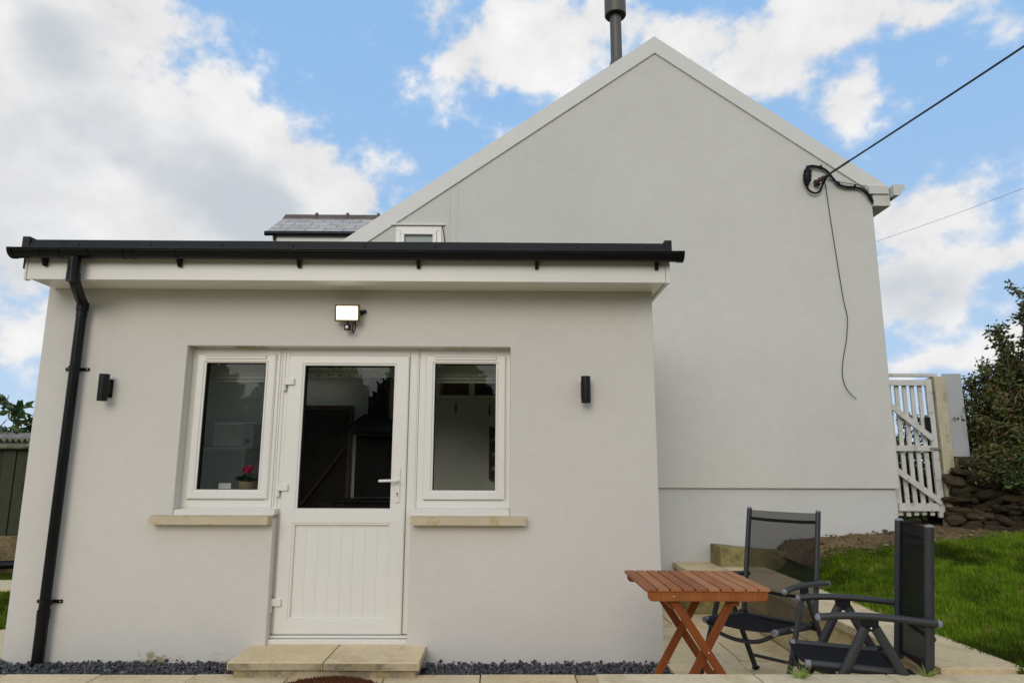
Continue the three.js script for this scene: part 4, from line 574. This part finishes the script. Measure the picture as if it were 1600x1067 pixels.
function shrub(label, [x, y, z], R, H, stems, leaves, size, cols, sd, group) {
  const t = thing('shrub', label, 'shrub', [x, y, z], 0, group); srand(sd); const wood = [], spots = [];
  for (let k = 0; k < stems; k++) {
    const a = rr(0, 6.283), rad = R * Math.sqrt(rnd()), h = H * rr(0.55, 1.02) * (1 - 0.35 * (rad / R) ** 2), tx = Math.cos(a) * rad, tz = Math.sin(a) * rad;
    const pts = [[tx * 0.15, 0, tz * 0.15], [tx * 0.5 + rr(-0.05, 0.05), h * 0.4, tz * 0.5 + rr(-0.05, 0.05)], [tx * 0.85 + rr(-0.05, 0.05), h * 0.75, tz * 0.85 + rr(-0.05, 0.05)], [tx + rr(-0.06, 0.06), h, tz + rr(-0.06, 0.06)]];
    const c = curve(pts); wood.push(new THREE.TubeGeometry(c, 8, 0.009, 5));
    const tw = 7;
    for (let q = 0; q < tw; q++) { const s = c.getPointAt(rr(0.3, 1)), L = rr(0.12, 0.36), e = [s.x + rr(-1, 1) * L, s.y + rr(-0.25, 0.9) * L, s.z + rr(-1, 1) * L]; wood.push(bar([s.x, s.y, s.z], e, 0.0045, 0.002, 4)); for (let l = 0; l < leaves / (stems * tw); l++) { const u = Math.pow(rnd(), 0.6); spots.push([mix(s.x, e[0], u) + rr(-0.05, 0.05), mix(s.y, e[1], u) + rr(-0.05, 0.05), mix(s.z, e[2], u) + rr(-0.05, 0.05)]); } }
    for (let l = 0; l < 8; l++) { const s = c.getPointAt(rr(0.82, 1)); spots.push([s.x + rr(-0.03, 0.03), s.y + rr(-0.02, 0.05), s.z + rr(-0.03, 0.03)]); }
  }
  mesh('stems', join(wood.map(clean)), M.bark, t); leafMesh('foliage', spots, size, cols, t); return t;
}
const hedge = 'hedge shrubs above the stone wall';
shrub('olive hedge shrub nearest the gate post, above the stone wall', [5.22, 1.2, -7.30], 0.40, 1.25, 46, 15000, 0.026, OLIVE, 201, hedge);
shrub('tall olive hedge shrub at the right edge of the picture', [5.72, 1.2, -7.0], 0.60, 2.0, 70, 30000, 0.028, OLIVE, 202, hedge);
shrub('hedge shrub beyond the right edge above the stone wall', [6.6, 1.15, -6.3], 0.75, 1.9, 44, 14000, 0.034, OLIVE, 203, hedge);
shrub('low tangled hedge growth drooping over the top of the stone wall', [5.35, 1.15, -6.92], 0.5, 0.55, 60, 15000, 0.026, OLIVE, 206, hedge);
shrub('dark hedge shrub filling the gap behind the pale board', [5.0, 0.6, -8.1], 0.55, 1.45, 40, 11000, 0.028, OLIVE, 207, hedge);
shrub('shadowed bush behind the open slats of the white gate', [4.75, 0.55, -9.6], 0.85, 1.15, 40, 8000, 0.05, OLIVE, 204);
shrub('leafy green bush behind the corrugated shed roof', [-7.1, 0.0, -10.6], 0.8, 2.32, 44, 9000, 0.085, FRESH, 205);
shrub('ivy like green growth hanging over the face of the stone wall', [5.0, 1.08, -6.86], 0.26, 0.34, 34, 3200, 0.022, OLIVE, 208, hedge);
{ // dry stalks caught in the hedge, and a fern on the wall
  const t = thing('dry_stalks', 'tangle of straw coloured dead stalks in the hedge above the stone wall', 'dead stalks', [5.0, 1.3, -6.98]); srand(66); const g = [];
  for (let i = 0; i < 90; i++) { const x = rr(-0.1, 0.75), y = rr(0.0, 0.75), z = rr(-0.1, 0.25); const l = rr(0.1, 0.34), a = rr(-0.5, 3.4); g.push(tube([[x, y, z], [x + Math.cos(a) * l * 0.5, y + Math.abs(Math.sin(a)) * l * 0.4 + 0.03, z + rr(-0.05, 0.08)], [x + Math.cos(a) * l, y + Math.sin(a) * l * 0.6 - 0.05, z + rr(-0.05, 0.1)]], rr(0.0018, 0.004), 3, 4)); }
  mesh('stalks', join(g), M.straw, t);
  const f = thing('fern', 'bright green fern growing from the face of the stone wall', 'fern', [4.98, 1.08, -6.75]); srand(68); const sp = [], wood = [];
  for (let k = 0; k < 11; k++) { const a = rr(-0.6, 3.7), L = rr(0.16, 0.3), e = [Math.cos(a) * L, rr(0.02, 0.16), 0.08 + rr(0, 0.14)]; wood.push(tube([[0, 0, 0], [e[0] * 0.5, e[1] * 0.8 + 0.05, e[2] * 0.6], e], 0.002, 4, 4)); const c = curve([[0, 0, 0], [e[0] * 0.5, e[1] * 0.8 + 0.05, e[2] * 0.6], e]); for (let i = 0; i < 34; i++) { const s = c.getPointAt(rr(0.15, 1)); sp.push([s.x + rr(-0.022, 0.022), s.y + rr(-0.012, 0.012), s.z + rr(-0.022, 0.022)]); } }
  mesh('stems', join(wood), M.bark, f); leafMesh('fronds', sp, 0.022, FRESH, f, 2.4);
}
// tall evergreen boundary at the far end of the garden, which the windows mirror
for (let k = 0; k < 6; k++) { const t = thing('garden_conifer', ['first', 'second', 'third', 'fourth', 'fifth', 'sixth'][k] + ' dark conifer from the left in the row mirrored by the windows', 'tree', [-11 + k * 4.3, -0.16, 13 + (k % 2) * 0.7], 0, 'conifers closing the garden'); srand(300 + k); const sp = []; for (let i = 0; i < 9000; i++) { const y = 4.7 * Math.pow(rnd(), 0.9), r = 2.6 * (1 - 0.5 * (y / 4.7) ** 3) * Math.pow(rnd(), 0.25), a = rr(0, 6.283); sp.push([Math.cos(a) * r, y + 0.1, Math.sin(a) * r]); } leafMesh('crown', sp, 0.16, [[0.02, 0.03, 0.01], [0.03, 0.04, 0.012], [0.015, 0.025, 0.01]], t); mesh('trunk', bar([0, 0, 0], [0, 4.3, 0], 0.16, 0.04, 8), M.bark, t); mesh('inner_branches', new THREE.LatheGeometry([[0.2, 0.2], [2.0, 0.4], [2.1, 2.4], [1.7, 4.0], [0.05, 4.6]].map(([r, y]) => new THREE.Vector2(r, y)), 14), M.earth, t); }
// grass on the lawn and at the left, too fine to count
{
  srand(55); const blades = []; for (let i = 0; i < 14; i++) { const h = rr(0.022, 0.05), w = rr(0.0016, 0.003), b = rr(-0.018, 0.018); const g = new THREE.BufferGeometry(); const P = [-w, 0, 0, w, 0, 0, b + w * 0.7, h * 0.6, b * 0.4, -w, 0, 0, b + w * 0.7, h * 0.6, b * 0.4, b - w * 0.7, h * 0.6, b * 0.4, b - w * 0.7, h * 0.6, b * 0.4, b + w * 0.7, h * 0.6, b * 0.4, b * 2, h, b * 0.9]; g.setAttribute('position', new THREE.BufferAttribute(new Float32Array(P), 3)); g.computeVertexNormals(); g.rotateY(rr(0, 6.283)).translate(rr(-0.03, 0.03), 0, rr(-0.03, 0.03)); blades.push(g); }
  const tuft = mergeGeometries(blades); const gm = phy({ name: 'grass blade', color: C(1, 1, 1), roughness: 0.8, specularIntensity: 0.25, side: THREE.DoubleSide });
  const N = 34000, im = new THREE.InstancedMesh(tuft, gm, N), m4 = new THREE.Matrix4(), qd = new THREE.Quaternion(), col = new THREE.Color(); let k = 0;
  while (k < N) {
    const left = k > N - 1500; const x = left ? rr(-5.6, -3.5) : rr(2.44, 6.2), z = left ? rr(-7.6, -5.9) : rr(-7.0, -2.6);
    if (!left) { const near = soilEdge(x); if (z < near && rnd() > Math.exp((z - near) * 12)) continue; if (x > 4.95 && z < -7.2 + (x - 4.66) * 0.92) continue; }
    const pn = fbm(x * 0.12 + 5, z * 0.12 + 5, 16, 4, 19, 0.6), s = rr(0.45, 1.5) * (0.4 + 1.1 * pn);
    m4.compose(V(x, (left ? -0.035 : hill(x, z) + 0.002), z), qd.setFromAxisAngle(V(0, 1, 0), rr(0, 6.283)), V(1, s, 1)); im.setMatrixAt(k, m4);
    const pm = fbm(x * 0.35 + 2, z * 0.35 + 8, 24, 4, 29, 0.6); const dry = rnd() > 0.97 - 0.22 * sstep(0.56, 0.72, pm); const t = rr(0.55, 1.45) * (0.25 + 1.25 * sstep(0.25, 0.75, pn * 0.6 + pm * 0.4)); dry ? col.setRGB(0.20 * t, 0.17 * t, 0.04 * t) : col.setRGB(0.115 * t, 0.19 * t, 0.010 * t); im.setColorAt(k, col); k++;
  }
  im.name = 'lawn_grass'; im.castShadow = im.receiveShadow = true; im.userData = { label: 'short green grass covering the raised lawn', category: 'grass', kind: 'stuff' }; scene.add(im);
  // clods, pebbles and leaf litter on the bare soil
  const lit = []; for (let i = 0; i < 420; i++) { const x = rr(2.7, 5.2), z = rr(-6.98, soilEdge(x) + 0.1); const q = rr(0.004, 0.014) * (rnd() > 0.92 ? 2 : 1); const g = new THREE.IcosahedronGeometry(q, 0).scale(rr(0.7, 1.5), rr(0.3, 0.8), rr(0.7, 1.5)).rotateY(rr(0, 6)).rotateX(rr(-0.3, 0.3)).translate(x, hill(x, z) + 0.012 + 0.03 * rnd(), z); const c = rnd() > 0.93 ? [0.40, 0.33, 0.22] : rnd() > 0.5 ? [0.20, 0.14, 0.08] : [0.11, 0.075, 0.04]; const k = new Float32Array(g.attributes.position.count * 3); for (let j = 0; j < k.length; j++) k[j] = c[j % 3]; g.setAttribute('color', new THREE.BufferAttribute(k, 3)); lit.push(g); }
  const lm = new THREE.Mesh(mergeGeometries(lit), std({ name: 'clods', color: C(1, 1, 1), vertexColors: true, roughness: 1 })); lm.name = 'soil_clods'; lm.castShadow = lm.receiveShadow = true; lm.userData = { label: 'clods and pebbles scattered over the bare soil strip', category: 'clods', kind: 'stuff' }; scene.add(lm);
  for (const [x, z, n, l] of [[1.32, -3.24, 46, 'small grass weed in the front coping joint below the chairs'], [1.90, -3.27, 20, 'tiny grass weed at the corner of the coping']]) {
    const t = []; for (let i = 0; i < n; i++) { const a = rr(0, 6.283), L = rr(0.04, 0.105), w = 0.003; const e = [Math.cos(a) * L * 0.8, L * rr(0.2, 0.75), Math.sin(a) * L * 0.6]; t.push(new THREE.ConeGeometry(w, 1, 4).translate(0, 0.5, 0).scale(1, V(...e).length(), 1).applyQuaternion(new THREE.Quaternion().setFromUnitVectors(V(0, 1, 0), V(...e).normalize()))); }
    const o = mesh('grass_weed', join(t), std({ name: 'weed', color: C(0.22, 0.29, 0.05), roughness: 0.7 })); o.position.set(x, 0.379, z); tag(o, l, 'weed');
  }
}

// ---------------------------------------------------------------- stone wall, gate
{
  const w = thing('stone_wall', 'rough dark dry-stone wall with earth bank right of the gate', 'stone wall'); srand(88);
  const A = [4.63, -7.16], B = [6.9, -5.55], len = Math.hypot(B[0] - A[0], B[1] - A[1]), ux = (B[0] - A[0]) / len, uz = (B[1] - A[1]) / len, ry = -Math.atan2(uz, ux);
  const variants = []; for (let k = 0; k < 7; k++) { const g = new THREE.IcosahedronGeometry(1, 2); const p = g.attributes.position; for (let i = 0; i < p.count; i++) { const x = p.getX(i), y = p.getY(i), z = p.getZ(i), f = Math.pow(Math.abs(x) ** 4 + Math.abs(y) ** 4 + Math.abs(z) ** 4, -0.25) * (0.5 + 1.0 * fbm(x * 0.17 + k * 0.37 + 5, (y + z * 0.7) * 0.17 + 5, 16, 4, 40 + k, 0.66)); p.setXYZ(i, x * f, y * f, z * f); } const q = mergeVertices((g.deleteAttribute('uv'), g.deleteAttribute('normal'), g), 1e-4); q.computeVertexNormals(); variants.push(uvm(q)); }
  let y = -0.12, row = 0;
  while (y < 0.66) {
    const h = rr(0.04, 0.085); let s = rr(-0.12, 0.10) + 0.14 * sstep(0.35, 0.6, y);
    while (s < len) { const l = rr(0.07, 0.26); const px = A[0] + ux * (s + l / 2), pz = A[1] + uz * (s + l / 2); const o = new THREE.Mesh(variants[Math.floor(rnd() * 7)], M.stone[Math.floor(rnd() * 4)]); o.name = 'stone'; o.castShadow = o.receiveShadow = true; o.scale.set(l * rr(0.5, 0.62), h * rr(0.5, 0.72), rr(0.08, 0.16)); o.position.set(px + rr(-0.015, 0.015), hill(5.2, -6.8) + y + h / 2 + rr(-0.012, 0.012) + 0.05 * Math.max(0, 0.5 - s), pz + rr(-0.03, 0.03)); o.rotation.set(rr(-0.45, 0.45), ry + rr(-0.5, 0.5), rr(-0.26, 0.26)); w.add(o); s += l + rr(0.0, 0.012); }
    y += h * 0.94; row++;
  }
  const bank = new THREE.BoxGeometry(len + 0.1, 1.0, 0.9, 50, 12, 10); const p = bank.attributes.position; for (let i = 0; i < p.count; i++) { const x = p.getX(i), yy = p.getY(i), z = p.getZ(i); const top = yy > 0.2 ? 0.16 * (fbm(x * 0.2 + 9, z * 0.2 + 9, 16, 4, 3, 0.6) - 0.35) : 0; p.setXYZ(i, x, yy + top - (yy > 0.3 ? Math.max(0, z) * 0.35 : 0), z + 0.05 * (fbm(x * 0.3 + 2, yy * 0.3 + 5, 16, 3, 9) - 0.5)); } bank.computeVertexNormals(); bank.translate(len / 2, 0.82, -0.50).rotateY(ry).translate(A[0], 0, A[1]);
  mesh('earth_bank', bank, M.earth, w);
}
{
  const gt = thing('garden_gate', 'white painted picket gate at the house corner', 'gate', [4.0, 0, -7.20]); srand(14);
  const W = 0.545, y0 = 0.81;
  mesh('stile', bx(W - 0.065, W, y0 - 0.01, 2.235, -0.035, 0.0, 0.004), M.gate, gt); mesh('stile', bx(0, 0.06, y0, 2.235, -0.035, 0.0, 0.004), M.gate, gt);
  for (const [a, b, n] of [[2.165, 2.225, 'rail'], [1.475, 1.535, 'rail'], [0.865, 0.945, 'rail']]) mesh(n, bx(0.062, W - 0.067, a, b, -0.024, 0.016, 0.003), M.gate, gt);
  for (let k = 0; k < 5; k++) mesh('picket', bx(0.075 + k * 0.083, 0.120 + k * 0.083, y0 + 0.01 + rr(-0.01, 0.01), 2.20, -0.048, -0.027, 0.003), M.gate, gt);
  for (const [a, b] of [[[0.04, 1.97], [0.48, 1.60]], [[0.04, 1.30], [0.50, 0.95]]]) { const L = Math.hypot(b[0] - a[0], b[1] - a[1]); const o = mesh('brace', new RoundedBoxGeometry(0.058, L, 0.02, 2, 0.003), M.gate, gt); o.position.set((a[0] + b[0]) / 2, (a[1] + b[1]) / 2, 0.0285); o.rotation.z = -Math.atan2(b[0] - a[0], b[1] - a[1]); }
  mesh('latch_box', bx(0.435, 0.478, 1.66, 1.83, -0.02, 0.022, 0.004), M.blackmetal, gt); mesh('latch_strap', bx(0.44, 0.56, 1.49, 1.515, 0.017, 0.026, 0.003), M.cap, gt);
  const ps = thing('gate_post', 'cream painted wooden post the white gate closes against', 'post', [4.62, 0, -7.23]);
  mesh('post', bx(-0.06, 0.055, 0.6, 2.262, -0.06, 0.06, 0.006), M.postpaint, ps); mesh('lintel', bx(-0.64, -0.0, 2.264, 2.298, -0.03, 0.025, 0.004), M.gate, ps); mesh('stop_batten', bx(-0.078, -0.062, 0.8, 2.25, -0.055, -0.01, 0.003), M.gate, ps);
  const bd = thing('white_panel', 'weathered pale board standing on the wall beside the gate post', 'board', [4.735, 1.42, -7.21], -0.12); mesh('panel', bx(-0.06, 0.125, 0.0, 0.875, -0.012, 0.012, 0.003), M.greyboard, bd); mesh('batten', bx(-0.05, 0.12, 0.1, 0.16, -0.034, -0.013, 0.003), M.postpaint, bd); mesh('batten', bx(-0.05, 0.12, 0.7, 0.76, -0.034, -0.013, 0.003), M.postpaint, bd);
  { const cap = thing('cap_stone', 'rough stone on the wall top under the pale board', 'stone', [4.775, 1.345, -7.25]); mesh('stone', new RoundedBoxGeometry(0.2, 0.15, 0.22, 4, 0.06).rotateZ(0.1), M.stone[0], cap); }
}

// ---------------------------------------------------------------- shed at the left
{
  const s = thing('shed', 'dark green boarded shed with corrugated roof beyond the left corner', 'shed', [-7.2, 0, -9.0]); srand(23);
  for (let k = 0; k < 17; k++) mesh('board', bx(-1.6 + k * 0.165, -1.6 + k * 0.165 + 0.158, 0.0, 1.5, -0.03 - (k % 2) * 0.012, 0.0 - (k % 2) * 0.012, 0.004), M.shed[Math.floor(rnd() * 3)], s);
  mesh('frame_wall', bx(-1.6, 1.2, -0.05, 1.52, -1.6, -0.05), M.shed[1], s); mesh('corner_post', bx(1.16, 1.24, 0, 1.5, -0.04, 0.03, 0.004), M.shed[2], s); mesh('stone_base', bx(-1.6, 1.22, -0.05, 0.42, 0.004, 0.03, 0.006), M.stone[2], s);
  const n = 220, pt = []; for (let i = 0; i <= n; i++) { const x = -1.75 + 3.1 * i / n; pt.push([x, 0.024 * Math.sin(x * 84)]); } for (let i = n; i >= 0; i--) { const x = -1.75 + 3.1 * i / n; pt.push([x, 0.024 * Math.sin(x * 84) - 0.009]); }
  const rf = mesh('corrugated_roof', ext(pt, 1.9), M.corr, s); rf.position.set(0, 1.62, 0.16); rf.rotation.x = 0.09; rf.geometry.translate(0, 0, -1.9);
  mesh('eaves_pipe', bar([-1.7, 1.545, 0.07], [1.2, 1.545, 0.07], 0.045, 0.045, 14), M.mould, s);
  tag(mesh('ground_pipe', tube([[-9, 0.09, -8.75], [-6.6, 0.10, -8.7], [-5.6, 0.12, -8.72]], 0.05, 6, 12), M.black), 'black pipe lying at the foot of the shed', 'pipe');
}

// ---------------------------------------------------------------- cables
{
  const ax = 3.38, ay = 4.355, az = -6.985;
  const b = thing('cable_bracket', 'rusty cable anchor fixed high on the gable near the eaves', 'bracket', [ax, ay, az]);
  mesh('anchor', join([bx(-0.03, 0.03, -0.035, 0.03, -0.006, 0.03, 0.008), bar([0, 0, 0.02], [0.01, 0.01, 0.10], 0.014, 0.011, 12), new THREE.TorusGeometry(0.026, 0.008, 8, 18).translate(0.008, -0.012, 0.07)]), std({ name: 'rust', color: C(0.06, 0.032, 0.02), roughness: 0.9 }), b); mesh('insulator', bar([0.005, 0.0, 0.075], [0.03, 0.02, 0.12], 0.024, 0.02, 12), M.cable, b);
  const E = [6.037, 5.426, 0.261];                                   // a point on its way to a pole beyond the garden
  const P0 = [ax + 0.015, ay + 0.008, az + 0.10], P1 = E; const at = (k, sag = 0) => [mix(P0[0], P1[0], k), mix(P0[1], P1[1], k) - sag * 4 * k * (1 - k), mix(P0[2], P1[2], k)];
  const oc = thing('overhead_cable', 'thick grey overhead cable running from the gable to the upper right', 'cable', [0, 0, 0]);
  mesh('line', tube([at(0), at(0.12, 0.05), at(0.3, 0.05), at(0.6, 0.05), at(1, 0.05)], 0.0095, 16, 8), M.cable, oc);
  const coil = []; for (let i = 0; i <= 150; i++) { const k = 0.004 + 0.045 * i / 150, q = at(k, 0.05), a = i * 0.9; coil.push([q[0] + 0.0085 * Math.cos(a), q[1] + 0.0085 * Math.sin(a), q[2] + 0.003 * Math.sin(a)]); }
  mesh('wrapped_end', tube(coil, 0.0045, 2, 5), M.cable, oc);
  const jb = thing('cable_joint', 'black cable joint box on the gable with looped wires', 'junction box', [3.275, 4.43, -6.99]);
  const body = mesh('joint_body', new THREE.LatheGeometry([[0.0, -0.115], [0.022, -0.112], [0.026, -0.085], [0.03, -0.07], [0.042, -0.06], [0.042, 0.06], [0.03, 0.07], [0.024, 0.09], [0.02, 0.112], [0, 0.115]].map(([r, y]) => new THREE.Vector2(r, y)), 16).scale(1, 1, 0.75), M.rubber, jb); body.position.z = 0.034; body.rotation.z = -0.14;
  mesh('rib', new THREE.CylinderGeometry(0.045, 0.045, 0.02, 16).scale(1, 1, 0.76).rotateZ(-0.14).translate(0, 0, 0.034), M.black, jb);
  mesh('upper_lead', tube([[0.014, 0.1, 0.034], [0.05, 0.118, 0.025], [0.10, 0.118, 0.016], [0.165, 0.105, 0.013], [0.23, 0.062, 0.013], [0.28, -0.01, 0.013], [0.345, -0.09, 0.013], [0.42, -0.118, 0.013], [0.52, -0.122, 0.013], [0.60, -0.145, 0.013], [0.66, -0.20, 0.014], [0.70, -0.285, 0.016]], 0.012, 6, 8), M.rubber, jb);
  mesh('upper_lead', tube([[0.02, 0.095, 0.034], [0.06, 0.10, 0.03], [0.12, 0.095, 0.03], [0.19, 0.075, 0.03], [0.26, -0.01, 0.03], [0.33, -0.095, 0.03], [0.42, -0.133, 0.03], [0.55, -0.139, 0.03], [0.63, -0.20, 0.03], [0.665, -0.25, 0.02], [0.70, -0.31, 0.016]], 0.008, 6, 8), M.rubber, jb);
  mesh('lower_lead', tube([[-0.014, -0.105, 0.034], [0.0, -0.16, 0.03], [0.06, -0.2, 0.03], [0.12, -0.18, 0.035], [0.155, -0.10, 0.05], [0.175, -0.055, 0.08], [0.2, -0.015, 0.115]], 0.0115, 7, 8), M.rubber, jb);
  for (const [x, y] of [[0.165, 0.118], [0.345, -0.075], [0.52, -0.105]]) mesh('clip', bx(x - 0.008, x + 0.008, y - 0.03, y + 0.012, 0.001, 0.03, 0.003), M.rubber, jb);
  tag(mesh('loose_wire', tube([[3.47, 4.40, -6.985], [3.482, 4.33, -6.992], [3.505, 3.95, -6.992], [3.544, 3.39, -6.992], [3.57, 3.05, -6.99], [3.592, 2.86, -6.985], [3.575, 2.70, -6.985], [3.56, 2.60, -6.99], [3.515, 2.42, -6.992], [3.492, 2.27, -6.99], [3.50, 2.15, -6.98], [3.54, 2.06, -6.97], [3.60, 1.995, -6.96]], 0.0042, 8, 6), M.cable), 'thin loose wire dangling down the right side of the gable wall', 'wire');
  tag(mesh('thin_wire', tube([[3.40, 4.42, -6.985], [3.56, 4.385, -6.98], [3.75, 4.345, -6.975], [3.92, 4.315, -6.965]], 0.004, 6, 6), M.cable), 'thin wire running from the cable anchor to the eaves', 'wire');
  tag(mesh('window_wire', tube([[-0.69, 3.83, -6.96], [-0.665, 3.70, -6.985], [-0.65, 3.55, -6.99], [-0.64, 3.2, -6.99]], 0.0045, 6, 6), M.rubber), 'short dark wire hanging beside the small upper window', 'wire');
  tag(mesh('far_wire', tube([[12.34, 8.78, -22.00], [12.98, 8.58, -19.00], [13.62, 8.46, -16.00]], 0.005, 6, 5), M.cable), 'faint distant telephone wire crossing the sky right of the house', 'wire');
}
renderer.render(scene, camera);
